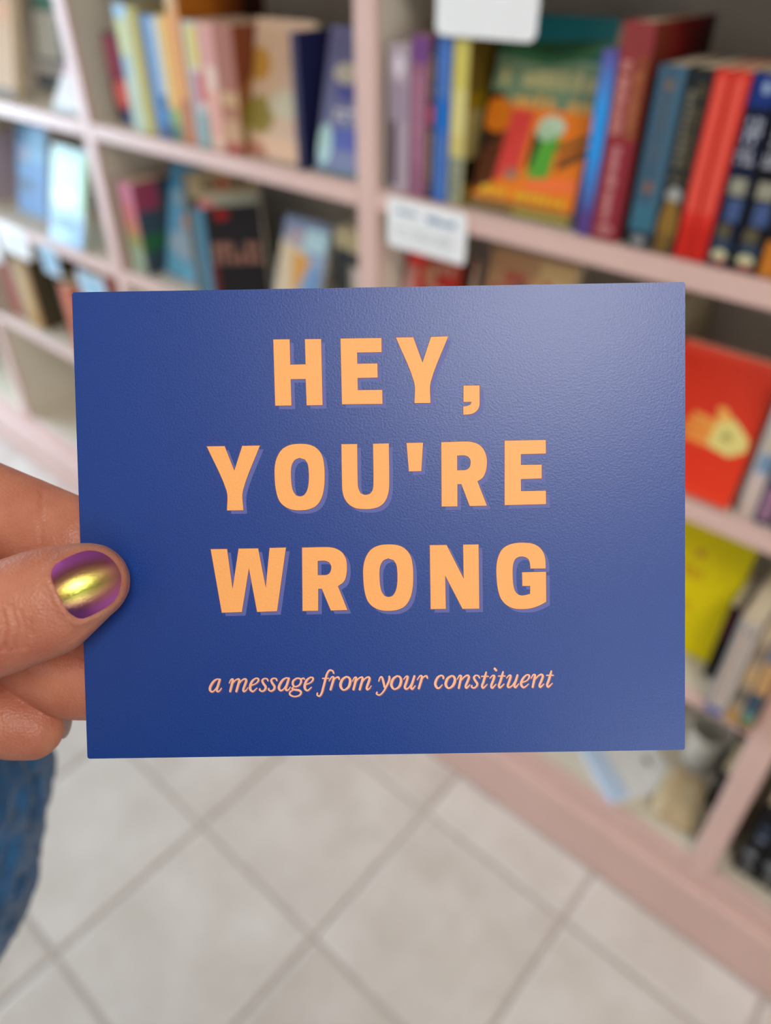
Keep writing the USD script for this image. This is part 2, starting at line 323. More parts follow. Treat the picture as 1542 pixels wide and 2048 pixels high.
TAG = [[[-38.37,-35.71,0.161],[-39.03,-35.61,0.161],[-39.86,-36.15,0.251],[-40.58,-37.25,0.286],[-40.74,-38.07,0.269],[-40.3,-38.56,0.197],[-39.56,-38.09,0.143],[-38.61,-36.63,0.125]],[[-38.37,-35.71,0.233],[-38.8,-36.99,0.269],[-39.16,-38.09,0.251],[-38.94,-38.52,0.197],[-38.48,-38.34,0.143],[-38.06,-37.74,0.107]],[[-36.22,-36.57,0.107],[-35.78,-35.78,0.143],[-35.36,-35.75,0.233],[-35.53,-36.67,0.269],[-36.04,-38.5,0.251]],[[-35.73,-37.22,0.107],[-34.88,-36.03,0.143],[-34.09,-35.66,0.197],[-33.83,-35.99,0.251],[-34.09,-36.87,0.269],[-34.59,-38.52,0.251]],[[-34.25,-37.24,0.107],[-33.34,-36.05,0.143],[-32.55,-35.64,0.197],[-32.22,-36.01,0.251],[-32.5,-36.89,0.269],[-32.95,-38.08,0.251],[-32.84,-38.6,0.197],[-32.32,-38.33,0.125],[-31.91,-37.73,0.09]],[[-31.29,-37.28,0.143],[-30.11,-36.83,0.143],[-29.45,-36.2,0.197],[-29.44,-35.65,0.197],[-30.07,-35.58,0.161],[-30.9,-36.27,0.251],[-31.35,-37.37,0.286],[-31.29,-38.23,0.269],[-30.7,-38.61,0.179],[-29.81,-37.85,0.107]],[[-27.19,-36.13,0.179],[-27.4,-35.71,0.161],[-28.08,-35.66,0.161],[-28.49,-36.12,0.233],[-28.21,-36.86,0.269],[-27.77,-37.5,0.269],[-27.88,-38.2,0.233],[-28.53,-38.62,0.179],[-29.1,-38.37,0.179],[-29.11,-38.08,0.197]],[[-25.11,-36.11,0.179],[-25.31,-35.68,0.161],[-26.0,-35.64,0.161],[-26.41,-36.09,0.233],[-26.12,-36.83,0.269],[-25.69,-37.48,0.269],[-25.8,-38.17,0.233],[-26.44,-38.59,0.179],[-27.01,-38.34,0.179],[-27.02,-38.05,0.197]],[[-22.29,-35.68,0.161],[-22.96,-35.58,0.161],[-23.79,-36.12,0.251],[-24.5,-37.22,0.286],[-24.65,-38.04,0.269],[-24.21,-38.52,0.197],[-23.48,-38.06,0.143],[-22.53,-36.6,0.125]],[[-22.29,-35.68,0.233],[-22.72,-36.96,0.269],[-23.08,-38.06,0.251],[-22.85,-38.49,0.197],[-22.4,-38.31,0.143],[-21.98,-37.71,0.107]],[[-20.48,-35.67,0.161],[-21.28,-36.3,0.233],[-21.39,-37.18,0.233],[-20.8,-37.65,0.161],[-19.89,-37.28,0.197],[-19.45,-36.42,0.233],[-19.71,-35.77,0.179],[-20.48,-35.67,0.161]],[[-19.58,-35.96,0.179],[-18.89,-35.69,0.161],[-18.68,-35.93,0.161]],[[-21.17,-37.68,0.143],[-21.59,-38.04,0.161],[-21.18,-38.32,0.215],[-20.01,-38.52,0.251],[-19.52,-38.99,0.233],[-19.9,-39.68,0.179],[-21.04,-39.98,0.161],[-22.08,-39.56,0.197],[-22.07,-38.9,0.179],[-21.37,-38.4,0.143]],[[-18.57,-37.26,0.143],[-17.38,-36.81,0.143],[-16.73,-36.18,0.197],[-16.72,-35.63,0.197],[-17.35,-35.56,0.161],[-18.18,-36.25,0.251],[-18.62,-37.35,0.286],[-18.55,-38.21,0.269],[-17.97,-38.59,0.179],[-17.08,-37.83,0.107]],[[-11.85,-34.59,0.179],[-12.07,-34.07,0.179],[-12.74,-33.92,0.197],[-13.31,-34.57,0.215],[-13.74,-35.85,0.251],[-14.24,-37.68,0.251],[-14.67,-39.14,0.233],[-15.2,-39.93,0.179],[-15.77,-39.74,0.161],[-15.72,-39.26,0.161]],[[-14.46,-35.8,0.125],[-13.02,-35.82,0.125]],[[-12.94,-36.41,0.107],[-12.29,-35.54,0.161],[-11.84,-35.63,0.215],[-11.98,-36.42,0.269],[-12.63,-38.43,0.251]],[[-12.13,-36.79,0.107],[-11.48,-35.82,0.143],[-10.78,-35.56,0.197],[-10.58,-36.04,0.179]],[[-8.94,-35.49,0.179],[-9.82,-36.12,0.269],[-10.3,-37.36,0.304],[-10.05,-38.25,0.251],[-9.46,-38.59,0.179],[-8.49,-37.99,0.269],[-8.02,-36.69,0.304],[-8.26,-35.77,0.233],[-8.94,-35.49,0.179]],[[-7.48,-36.57,0.107],[-7.05,-35.79,0.143],[-6.63,-35.76,0.233],[-6.79,-36.67,0.269],[-7.29,-38.5,0.251]],[[-6.99,-37.22,0.107],[-6.15,-36.04,0.143],[-5.36,-35.66,0.197],[-5.1,-36.0,0.251],[-5.35,-36.88,0.269],[-5.84,-38.52,0.251]],[[-5.5,-37.24,0.107],[-4.61,-36.06,0.143],[-3.82,-35.65,0.197],[-3.49,-36.02,0.251],[-3.76,-36.9,0.269],[-4.2,-38.08,0.251],[-4.09,-38.6,0.197],[-3.57,-38.33,0.125],[-3.16,-37.73,0.09]],[[-1.37,-36.65,0.125],[-1.08,-35.87,0.161],[-0.66,-35.69,0.197],[-0.37,-36.48,0.251],[-0.04,-38.05,0.233]],[[1.1,-35.62,0.215],[1.08,-36.41,0.251],[0.42,-37.87,0.215],[-0.42,-39.24,0.179],[-1.25,-39.92,0.161],[-1.92,-39.64,0.179],[-1.82,-39.25,0.161]],[[2.91,-35.5,0.179],[2.03,-36.13,0.269],[1.55,-37.37,0.304],[1.8,-38.25,0.251],[2.39,-38.59,0.179],[3.37,-38.0,0.269],[3.83,-36.7,0.304],[3.59,-35.78,0.233],[2.91,-35.5,0.179]],[[4.43,-36.27,0.107],[4.99,-35.67,0.161],[5.4,-35.77,0.233],[5.11,-36.83,0.269],[4.67,-38.11,0.269],[5.02,-38.59,0.215],[5.75,-38.12,0.143],[6.78,-36.3,0.125]],[[6.94,-35.6,0.233],[6.55,-36.85,0.269],[6.11,-38.22,0.251],[6.47,-38.61,0.197],[7.11,-37.86,0.107]],[[7.59,-36.46,0.107],[8.24,-35.58,0.161],[8.69,-35.68,0.215],[8.55,-36.47,0.269],[7.92,-38.48,0.251]],[[8.4,-36.83,0.107],[9.05,-35.87,0.143],[9.74,-35.6,0.197],[9.95,-36.08,0.179]],[[13.68,-36.21,0.221],[13.62,-35.74,0.201],[13.02,-35.56,0.181],[12.23,-36.19,0.262],[11.76,-37.43,0.282],[12.09,-38.32,0.262],[12.66,-38.49,0.181],[13.38,-37.76,0.121]],[[15.56,-35.66,0.181],[14.67,-36.27,0.282],[14.2,-37.46,0.302],[14.43,-38.24,0.262],[15.0,-38.56,0.181],[15.88,-37.95,0.282],[16.37,-36.76,0.302],[16.12,-35.87,0.242],[15.56,-35.66,0.181]],[[16.91,-36.46,0.101],[17.39,-35.68,0.161],[17.81,-35.79,0.242],[17.63,-36.78,0.262],[17.24,-38.53,0.242]],[[17.57,-37.09,0.101],[18.5,-36.01,0.161],[19.28,-35.6,0.201],[19.64,-36.02,0.242],[19.3,-37.01,0.262],[18.83,-38.14,0.242],[19.07,-38.57,0.201],[19.85,-37.84,0.101]],[[22.06,-36.22,0.181],[21.8,-35.74,0.161],[21.15,-35.67,0.161],[20.78,-36.2,0.242],[21.13,-36.93,0.262],[21.53,-37.55,0.262],[21.42,-38.13,0.221],[20.8,-38.59,0.181],[20.23,-38.38,0.181],[20.28,-38.05,0.181]],[[23.64,-34.94,0.181],[23.38,-35.92,0.262],[22.96,-37.26,0.262],[22.64,-38.14,0.242],[22.94,-38.62,0.201],[23.86,-37.79,0.101]],[[22.57,-35.89,0.141],[24.1,-35.91,0.141]],[[24.5,-36.35,0.101],[25.11,-35.78,0.161],[25.54,-35.89,0.242],[25.26,-36.88,0.262],[24.77,-38.17,0.242],[25.07,-38.65,0.201],[25.9,-37.81,0.101]],[[25.65,-34.14,0.262],[25.95,-34.51,0.262]],[[27.57,-34.93,0.181],[27.31,-35.91,0.262],[26.88,-37.25,0.262],[26.56,-38.13,0.242],[26.86,-38.61,0.201],[27.79,-37.78,0.101]],[[26.5,-35.88,0.141],[28.02,-35.9,0.141]],[[28.36,-36.4,0.101],[28.98,-35.77,0.161],[29.34,-35.94,0.242],[29.02,-37.03,0.262],[28.64,-38.16,0.262],[28.94,-38.58,0.201],[29.76,-38.07,0.141],[30.7,-36.43,0.121]],[[30.91,-35.75,0.221],[30.55,-36.95,0.262],[30.17,-38.14,0.242],[30.47,-38.6,0.201],[31.19,-37.78,0.101]],[[31.94,-37.48,0.141],[33.03,-37.08,0.141],[33.61,-36.37,0.201],[33.61,-35.83,0.201],[33.05,-35.74,0.161],[32.26,-36.45,0.242],[31.74,-37.58,0.282],[31.93,-38.37,0.262],[32.5,-38.62,0.181],[33.49,-37.85,0.101]],[[34.09,-36.52,0.101],[34.57,-35.74,0.161],[35.0,-35.85,0.242],[34.82,-36.84,0.262],[34.43,-38.58,0.242]],[[34.76,-37.14,0.101],[35.68,-36.06,0.161],[36.46,-35.66,0.201],[36.82,-36.08,0.242],[36.49,-37.06,0.262],[36.02,-38.19,0.242],[36.26,-38.63,0.201],[37.05,-37.9,0.101]],[[38.79,-34.93,0.181],[38.53,-35.91,0.262],[38.11,-37.25,0.262],[37.79,-38.13,0.242],[38.09,-38.61,0.201],[39.02,-37.78,0.101]],[[37.72,-35.88,0.141],[39.24,-35.9,0.141]]]

mmv = 1e-3
head = unary_union([Polygon(smooth_ring(r[0]), [smooth_ring(q) for q in r[1:]]).buffer(0) for r in HEAD])
from shapely import affinity
cast = affinity.translate(head, 0.86, -0.84)


def flat(poly, z0, th):
    return extrude(affinity.scale(poly, mmv, mmv, origin=(0, 0)), th, z0)


part(CARD, "headline_shadow_print", flat(cast, 0.0, 0.000012), M_SHADE, label="lavender drop-shadow lettering offset down and right of the headline")
part(CARD, "headline_rim_print", flat(head.buffer(0.13, join_style=2), 0.0, 0.000020), M_RIM, label="thin mauve misprint rim round the headline")
part(CARD, "headline_print", flat(head, 0.0, 0.000030), M_PEACH, label="bold peach capitals reading HEY, YOU'RE WRONG")


def brush(st):
    st = np.asarray(st, float)
    k = len(st)
    q = []
    for i in range(k - 1):
        a, b, c, d = st[max(i - 1, 0)], st[i], st[i + 1], st[min(i + 2, k - 1)]
        for s_ in np.linspace(0, 1, 7)[:-1]:
            q.append(0.5 * (2 * b + (c - a) * s_ + (2 * a - 5 * b + 4 * c - d) * s_**2 + (3 * b - a - 3 * c + d) * s_**3))
    q.append(st[-1])
    hulls = [unary_union([Point(a[0], a[1]).buffer(max(a[2], 0.05), 5), Point(b[0], b[1]).buffer(max(b[2], 0.05), 5)]).convex_hull for a, b in zip(q[:-1], q[1:])]
    return unary_union(hulls)


tagl = unary_union([brush(st) for st in TAG]).simplify(0.008)
part(CARD, "tagline_shadow_print", flat(unary_union([affinity.translate(tagl.buffer(0.05), 0.12, -0.13), affinity.translate(tagl.buffer(0.06), 0.02, -0.02)]), 0.0, 0.000012), M_TAGRIM, label="mauve shadow of the italic tagline")
part(CARD, "tagline_print", flat(tagl, 0.0, 0.000024), M_TAGINK, label="pale peach italic line reading a message from your constituent")

# ------------------------------------------------------------------ the photographer's hand
def J(px, py, z, r, zs=0.8):
    """Joint in camera space: r in pixels at that depth."""
    k = z / F_PX
    return np.array([(px - 771) * k, (py - 1024) * k, z]), r * k, zs


BALL = trimesh.creation.icosphere(3).vertices


def bone(a, b):
    pts = np.vstack([BALL * np.array([r, r, r * zs]) + c for c, r, zs in (a, b)])
    return m3.Manifold.hull_points(pts)


def chain(js):
    return [bone(a, b) for a, b in zip(js[:-1], js[1:])]


wrist = J(-890, 1455, 0.216, 165, 0.85)
th = [J(182, 1164, 0.1632, 75, 0.97), J(158, 1172, 0.1628, 86, 0.88), J(90, 1205, 0.1612, 110, 0.76), J(0, 1238, 0.1600, 112, 0.80), J(-130, 1288, 0.1600, 104, 0.86), J(-330, 1380, 0.172, 112, 0.95), J(-640, 1480, 0.200, 140, 0.9)]
ix = [J(206, 1244, 0.1830, 86, 0.78), J(200, 1150, 0.1830, 84, 0.86), J(150, 1086, 0.1840, 90, 0.95), J(20, 1034, 0.1865, 92, 0.95), J(-110, 985, 0.1900, 96, 1.0), J(-400, 930, 0.2050, 118, 1.0)]
md = [J(330, 1388, 0.1842, 56, 0.85), J(250, 1382, 0.1842, 60, 0.9), J(140, 1372, 0.1870, 66, 0.95), J(82, 1342, 0.1910, 70, 1.0), J(-60, 1210, 0.2000, 86, 1.0), J(-420, 1110, 0.2180, 118, 1.0)]
rg = [J(62, 1455, 0.1880, 64, 0.85), J(20, 1443, 0.1880, 74, 0.9), J(-70, 1420, 0.1910, 78, 0.95), J(-210, 1370, 0.2030, 78, 1.0), J(-440, 1290, 0.2240, 112, 1.0)]
pk = [J(-110, 1560, 0.1960, 52, 0.9), J(-170, 1545, 0.1965, 60, 0.95), J(-260, 1510, 0.2020, 64, 1.0), J(-450, 1440, 0.2260, 98, 1.0)]
pieces = []
for c_ in (th, ix, md, rg, pk):
    pieces += chain(c_)
mcp = [ix[-1], md[-1], rg[-1], pk[-1]]
for a, b in zip(mcp[:-1], mcp[1:]):
    pieces.append(m3.Manifold.hull_points(np.vstack([BALL * np.array([r, r, r * zs]) + c for c, r, zs in (a, b, wrist)])))
pieces.append(m3.Manifold.hull_points(np.vstack([BALL * np.array([r, r, r * zs]) + c for c, r, zs in (th[-1], th[-2], ix[-1], wrist)])))
elbow = (np.array([-0.2541, 0.1474, 0.3916]), 0.044, 1.0)
fore = (np.array([-0.2574, 0.0946, 0.2970]), 0.035, 1.0)
shoulder = (np.array([-0.260, 0.222, 0.007]), 0.046, 1.0)
pieces += [bone(wrist, fore), bone(fore, elbow), bone(elbow, shoulder)]
hand = m3.Manifold.batch_boolean(pieces, m3.OpType.Add).refine_to_length(0.0022)
mm_ = hand.to_mesh()
hm = trimesh.Trimesh(mm_.vert_properties[:, :3], mm_.tri_verts, process=True)
trimesh.smoothing.filter_taubin(hm, lamb=0.5, nu=0.52, iterations=22)
near = (hm.vertices[:, 0] > -0.135) & (hm.vertices[:, 2] < 0.215)
sub = np.where(near[hm.faces].all(1))[0]
hv, hf = hm.vertices, hm.faces
for _ in range(2):                                                     # finer mesh where the picture looks at the fingers
    hv, hf = trimesh.remesh.subdivide(hv, hf, face_index=sub)
    nr = (hv[:, 0] > -0.118) & (hv[:, 2] < 0.205)
    sub = np.where(nr[hf].all(1))[0]
hm = trimesh.Trimesh(hv, hf, process=True)
hv = hm.vertices.copy()
hn = hm.vertex_normals.copy()


def to_px(v):
    return np.stack([771 + F_PX * v[:, 0] / v[:, 2], 1024 + F_PX * v[:, 1] / v[:, 2]], 1)


P = to_px(hv)
front = hn[:, 2] < 0.15
amt = np.zeros(len(hv))


def groove(line, depth, width, mask):
    ls = LineString(line)
    lx = np.array(line, float)
    sel = np.where(mask & (P[:, 0] > lx[:, 0].min() - 40) & (P[:, 0] < lx[:, 0].max() + 40) & (P[:, 1] > lx[:, 1].min() - 40) & (P[:, 1] < lx[:, 1].max() + 40))[0]
    for k in sel:
        d = ls.distance(Point(P[k]))
        amt[k] -= depth * math.exp(-(d / width) ** 2)


on_thumb = front & (hv[:, 2] < 0.172)
for l, dp in (([(4, 1222), (14, 1262), (6, 1300)], 3.2e-4), ([(22, 1212), (34, 1255), (28, 1300)], 3.0e-4), ([(40, 1222), (52, 1262), (50, 1296)], 2.2e-4), ([(-16, 1228), (-8, 1275), (-14, 1312)], 2.6e-4), ([(58, 1240), (63, 1270)], 1.6e-4), ([(10, 1290), (22, 1312), (16, 1322)], 1.5e-4)):
    groove(l, dp * 1.5, 4.0, on_thumb)
on_ix = front & (hv[:, 2] > 0.172)
groove([(84, 985), (80, 1040), (84, 1100)], 3.5e-4, 6.0, on_ix & (P[:, 1] < 1110))
groove([(-60, 960), (-66, 1040), (-60, 1110)], 3.5e-4, 7.0, on_ix & (P[:, 1] < 1120))
NAIL = np.array([(105, 1136), (125, 1120), (169, 1102), (200, 1104), (225, 1120), (240, 1144), (242, 1167), (231, 1198), (200, 1222), (158, 1239), (141, 1231), (121, 1198), (103, 1157)], float)
NAILP = Polygon(smooth_ring(NAIL, 80))
sel = np.where(on_thumb & (P[:, 0] > 60) & (P[:, 0] < 262) & (P[:, 1] > 1060) & (P[:, 1] < 1290))[0]
for k in sel:                                                          # folds of skin round the nail, bed below it
    q = Point(P[k])
    d = NAILP.exterior.distance(q) * (-1 if NAILP.contains(q) else 1)
    amt[k] += 3.4e-4 * math.exp(-((d - 7) / 7.0) ** 2) - (2.5e-4 if d < 0 else 0) * min(1, -d / 12 if d < 0 else 0)
amt += (fbm(hv * 260, 3, 4) - 0.5) * 2.2e-4 * (hv[:, 0] > -0.14)
hv2 = hv + hn * amt[:, None]
# the rest of the photographer, standing behind the lens: it shades the card and keeps its reflections dark
FH = np.array([FWD[0], FWD[1], 0]) / math.hypot(FWD[0], FWD[1])


def at_body(f, l, z):
    return np.array([0, 0, z]) + FH * f - RIGHT * l


def blob(f, l, z, rf, rl, rz):
    a = math.atan2(FH[1], FH[0])
    c, s_ = math.cos(a), math.sin(a)
    v = BALL * np.array([rf, rl, rz])
    return np.c_[v[:, 0] * c - v[:, 1] * s_, v[:, 0] * s_ + v[:, 1] * c, v[:, 2]] + at_body(f, l, z)


def hulls(groups):
    return [m3.Manifold.hull_points(np.vstack([blob(*q) for q in g_])) for g_ in groups]


def finish(pieces_, edge, it):
    q = m3.Manifold.batch_boolean(pieces_, m3.OpType.Add).refine_to_length(edge).to_mesh()
    t = trimesh.Trimesh(q.vert_properties[:, :3], q.tri_verts, process=True)
    trimesh.smoothing.filter_taubin(t, iterations=it)
    return t


L0, F0 = 0.105, -0.185                                                  # where the body stands, left of and behind the lens
skull, jaw = (F0 + 0.02, L0, 1.655, 0.098, 0.076, 0.088), (F0 + 0.055, L0, 1.575, 0.052, 0.045, 0.040)
neck0, neck1 = (F0 + 0.005, L0, 1.54, 0.055, 0.052, 0.05), (F0 - 0.02, L0, 1.40, 0.062, 0.062, 0.05)
nose = [(F0 + 0.112, L0, 1.645, 0.008, 0.009, 0.010), (F0 + 0.128, L0, 1.610, 0.011, 0.015, 0.009)]
ears = [[(F0 + 0.015, L0 + k * 0.077, 1.635, 0.018, 0.008, 0.030)] * 2 for k in (-1, 1)]
lips = [(F0 + 0.104, L0 - 0.018, 1.582, 0.006, 0.012, 0.007), (F0 + 0.104, L0 + 0.018, 1.582, 0.006, 0.012, 0.007)]
rs, re, rw = (F0, L0 - 0.175, 1.32, 0.048, 0.046, 0.05), (F0 - 0.03, L0 - 0.225, 1.03, 0.038, 0.036, 0.04), (F0 + 0.06, L0 - 0.225, 0.79, 0.024, 0.030, 0.03)
palm = (F0 + 0.085, L0 - 0.225, 0.72, 0.038, 0.018, 0.040)
fl = [[palm, rw], [rs, re], [re, rw], [skull, jaw], [skull, neck0], [neck0, neck1], nose, lips] + ears
for k in range(4):
    a_ = (F0 + 0.055 + 0.021 * k, L0 - 0.225, 0.685, 0.010, 0.010, 0.012)
    b_ = (F0 + 0.060 + 0.021 * k, L0 - 0.218, 0.685 - (0.040, 0.046, 0.044, 0.034)[3 - k], 0.009, 0.009, 0.010)
    c_ = (F0 + 0.058 + 0.020 * k, L0 - 0.203, 0.685 - (0.066, 0.078, 0.074, 0.056)[3 - k], 0.008, 0.008, 0.009)
    fl += [[a_, b_], [b_, c_]]
fl += [[(F0 + 0.105, L0 - 0.222, 0.74, 0.013, 0.012, 0.016), (F0 + 0.140, L0 - 0.210, 0.70, 0.010, 0.010, 0.012)], [(F0 + 0.140, L0 - 0.210, 0.70, 0.010, 0.010, 0.012), (F0 + 0.148, L0 - 0.202, 0.67, 0.009, 0.009, 0.010)]]
flesh = finish(hulls(fl), 0.006, 10)
chest = [(F0 - 0.01, L0 - 0.09, 1.27, 0.095, 0.085, 0.10), (F0 - 0.01, L0 + 0.09, 1.27, 0.095, 0.085, 0.10), (F0 - 0.02, L0, 1.385, 0.065, 0.08, 0.04)]
waist, hips = (F0 - 0.01, L0, 0.98, 0.100, 0.140, 0.06), (F0 - 0.02, L0, 0.85, 0.118, 0.172, 0.07)
shirt = finish(hulls([chest + [waist], [waist, hips], [chest[0], (F0, L0 - 0.165, 1.32, 0.062, 0.058, 0.06)], [chest[1], (F0 + 0.03, L0 + 0.160, 1.285, 0.066, 0.060, 0.06)],
                      [(F0, L0 - 0.17, 1.32, 0.060, 0.057, 0.06), (re[0], re[1], re[2], 0.050, 0.048, 0.05)], [(re[0], re[1], re[2], 0.050, 0.048, 0.05), (rw[0] - 0.006, rw[1], rw[2] + 0.03, 0.036, 0.040, 0.03)]]), 0.012, 12)
lg = []
for k in (-1, 1):
    lg += [[(F0 - 0.02, L0 + k * 0.085, 0.80, 0.098, 0.088, 0.08), (F0, L0 + k * 0.09, 0.46, 0.064, 0.060, 0.06)], [(F0, L0 + k * 0.09, 0.46, 0.064, 0.060, 0.06), (F0 - 0.02, L0 + k * 0.095, 0.10, 0.055, 0.052, 0.03)]]
trousers = finish(hulls(lg + [[(F0 - 0.02, L0 - 0.085, 0.82, 0.105, 0.09, 0.07), (F0 - 0.02, L0 + 0.085, 0.82, 0.105, 0.09, 0.07)]]), 0.014, 12)
hair = finish(hulls([[(F0 - 0.005, L0, 1.673, 0.103, 0.086, 0.086)] * 2, [(F0 - 0.06, L0, 1.62, 0.055, 0.080, 0.08), (F0 - 0.07, L0, 1.47, 0.040, 0.085, 0.06)]]), 0.010, 8)
body_mesh = trimesh.util.concatenate([trimesh.Trimesh(cam_to_world(hv2), hm.faces, process=False), flesh])
person = UsdGeom.Xform.Define(stage, "/World/person")
tag(person, "person in a blue sleeve pinching the card, thumbnail painted iridescent green and purple", "person")
PERSON = "/World/person"
M_SKIN = usdkit.material(stage, "/World/Looks/skin", {
    "g": ("geometry", {}), "n": ("noise_texture", {"scale": 95.0, "detail": 4.0}), "r": ("rgb_ramp", {"ramp": [(0.3, lin((172, 102, 80))), (0.7, lin((190, 126, 98)))]}),
    "v": ("voronoi_texture", {"scale": 1500.0, "feature": "f1"}), "n2": ("noise_texture", {"scale": 420.0, "detail": 4.0}), "ad": ("math", {"math_type": "add"}), "b": ("bump", {"distance": 0.00016, "strength": 0.7}),
    "p": ("principled_bsdf", {"roughness": 0.46, "specular_ior_level": 0.42, "subsurface_weight": 0.35, "subsurface_scale": 0.0035, "subsurface_radius": (1.0, 0.4, 0.22)})},
    [("g.position", "n.vector"), ("n.fac", "r.fac"), ("r.color", "p.base_color"), ("g.position", "v.vector"), ("g.position", "n2.vector"), ("v.distance", "ad.value1"), ("n2.fac", "ad.value2"), ("ad.value", "b.height"), ("b.normal", "p.normal")], surface="p.BSDF")
BODY = part(PERSON, "body", body_mesh, M_SKIN, smooth=True, label="bare hand and arm, thumb in front of the card and fingers behind it")

# thumbnail: a curved plate that follows the thumb
thumb_pts = sel
zi = LinearNDInterpolator(P[thumb_pts], hv[thumb_pts, 2] )
gx, gy = np.meshgrid(np.arange(96, 250, 3.5), np.arange(1094, 1248, 3.5))
gp = np.c_[gx.ravel(), gy.ravel()]
inside = np.array([NAILP.buffer(1.0).contains(Point(q)) for q in gp])
fit = gp[inside]
zz = zi(fit)
ok = ~np.isnan(zz)
u_, v_ = (fit[:, 0] - 172) / 80, (fit[:, 1] - 1170) / 80
axis = np.array([math.cos(math.radians(-24)), math.sin(math.radians(-24))])
al, ac = u_ * axis[0] + v_ * axis[1], -u_ * axis[1] + v_ * axis[0]      # along and across the nail
A = np.c_[np.ones_like(al), al, ac, al**2, ac**2, al * ac]
co = np.linalg.lstsq(A[ok], zz[ok], rcond=None)[0]
co[4] = max(co[4], 0.0034)
ring = np.array(NAILP.exterior.coords)[:-1]


def nail_z(q):
    u, v = (q[:, 0] - 172) / 80, (q[:, 1] - 1170) / 80
    l, c = u * axis[0] + v * axis[1], -u * axis[1] + v * axis[0]
    return np.c_[np.ones_like(l), l, c, l**2, c**2, l * c] @ co


inner = gp[np.array([NAILP.buffer(-2.0).contains(Point(q)) for q in gp])]
allp = np.vstack([ring, inner])
from scipy.spatial import Delaunay
tri = Delaunay(allp).simplices
cen = allp[tri].mean(1)
tri = tri[[NAILP.contains(Point(q)) for q in cen]]
ztop = nail_z(allp) - 0.00042
nb = len(ring)


def unpx(q, z):
    return np.c_[(q[:, 0] - 771) / F_PX * z, (q[:, 1] - 1024) / F_PX * z, z]


top = unpx(allp, ztop)
a_, b_, c_ = top[tri[:, 0]], top[tri[:, 1]], top[tri[:, 2]]
flip = np.cross(b_ - a_, c_ - a_)[:, 2] > 0
tri[flip] = tri[flip][:, ::-1]
low = unpx(ring, ztop[:nb] + 0.0012)
wall = []
n0 = len(top)
for k in range(nb):
    k2 = (k + 1) % nb
    wall += [[k, k2, n0 + k2], [k, n0 + k2, n0 + k]]
nm = trimesh.Trimesh(cam_to_world(np.vstack([top, low])), np.vstack([tri, wall]), process=False)
def cam_dir(v):
    return tuple(map(float, CAMAX @ np.asarray(v, float)))


M_NAIL = usdkit.material(stage, "/World/Looks/iridescent_polish", {
    "g": ("geometry", {}), "lw": ("layer_weight", {"blend": 0.5}),
    "r": ("rgb_ramp", {"ramp": [(0.0, lin((200, 204, 92))), (0.03, lin((180, 160, 84))), (0.065, lin((186, 136, 100))), (0.105, lin((166, 96, 110))), (0.17, lin((190, 98, 186))), (0.6, lin((150, 60, 140)))]}),
    "tx": ("combine_xyz", dict(zip("xyz", cam_dir((axis[0], axis[1], 0.3))))),
    "da": ("vector_math", {"math_type": "dot_product", "vector2": cam_dir((-axis[1], axis[0], 0))}), "dl": ("vector_math", {"math_type": "dot_product", "vector2": cam_dir((axis[0], axis[1], 0))}),
    "ma": ("math", {"math_type": "multiply", "value2": 7000.0}), "ml": ("math", {"math_type": "multiply", "value2": 900.0}), "xyz": ("combine_xyz", {}),
    "n": ("noise_texture", {"scale": 1.0, "detail": 3.0}), "b": ("bump", {"distance": 0.00006, "strength": 0.5}),
    "p": ("principled_bsdf", {"metallic": 0.9, "roughness": 0.25, "anisotropic": 0.85})},
    [("lw.facing", "r.fac"), ("r.color", "p.base_color"), ("g.position", "da.vector1"), ("g.position", "dl.vector1"), ("da.value", "ma.value1"), ("dl.value", "ml.value1"), ("tx.vector", "p.tangent"), ("ma.value", "xyz.x"), ("ml.value", "xyz.y"),
     ("xyz.vector", "n.vector"), ("n.fac", "b.height"), ("b.normal", "p.normal")], surface="p.BSDF")
part(PERSON, "thumbnail", nm, M_NAIL, smooth=50, label="thumbnail in iridescent green, gold and purple polish")
part(PERSON, "hair", hair, look("brown_hair", (86, 62, 46), 0.6, 0.3, vary=0.3, scale=300), smooth=True)
for k in (-1, 1):
    part(PERSON, "eye", trimesh.Trimesh(blob(F0 + 0.098, L0 + k * 0.032, 1.640, 0.010, 0.014, 0.007), trimesh.creation.icosphere(3).faces), look(f"eye_white_{k + 1}", (222, 216, 208), 0.2), smooth=True)
    part(PERSON, "shoe", finish(hulls([[(F0 - 0.06, L0 + k * 0.095, 0.045, 0.035, 0.036, 0.038), (F0 + 0.09, L0 + k * 0.10, 0.034, 0.05, 0.044, 0.028)]]), 0.012, 6), look(f"shoe_leather_{k + 1}", (46, 42, 42), 0.5), smooth=True)
# nail of the ring finger, seen edge-on at its tip
rn = trimesh.creation.icosphere(3)
rn.apply_scale((0.0012, 0.0044, 0.0040))
c0, r0, _ = rg[0]
rn.apply_translation(c0 + np.array([r0 * 0.86, -0.0006, r0 * 0.42]))
rn.vertices = cam_to_world(rn.vertices)
part(PERSON, "fingernail", rn, look("bare_nail", (140, 120, 114), 0.3, 0.6), smooth=True, label="grey edge of the lower finger's nail")

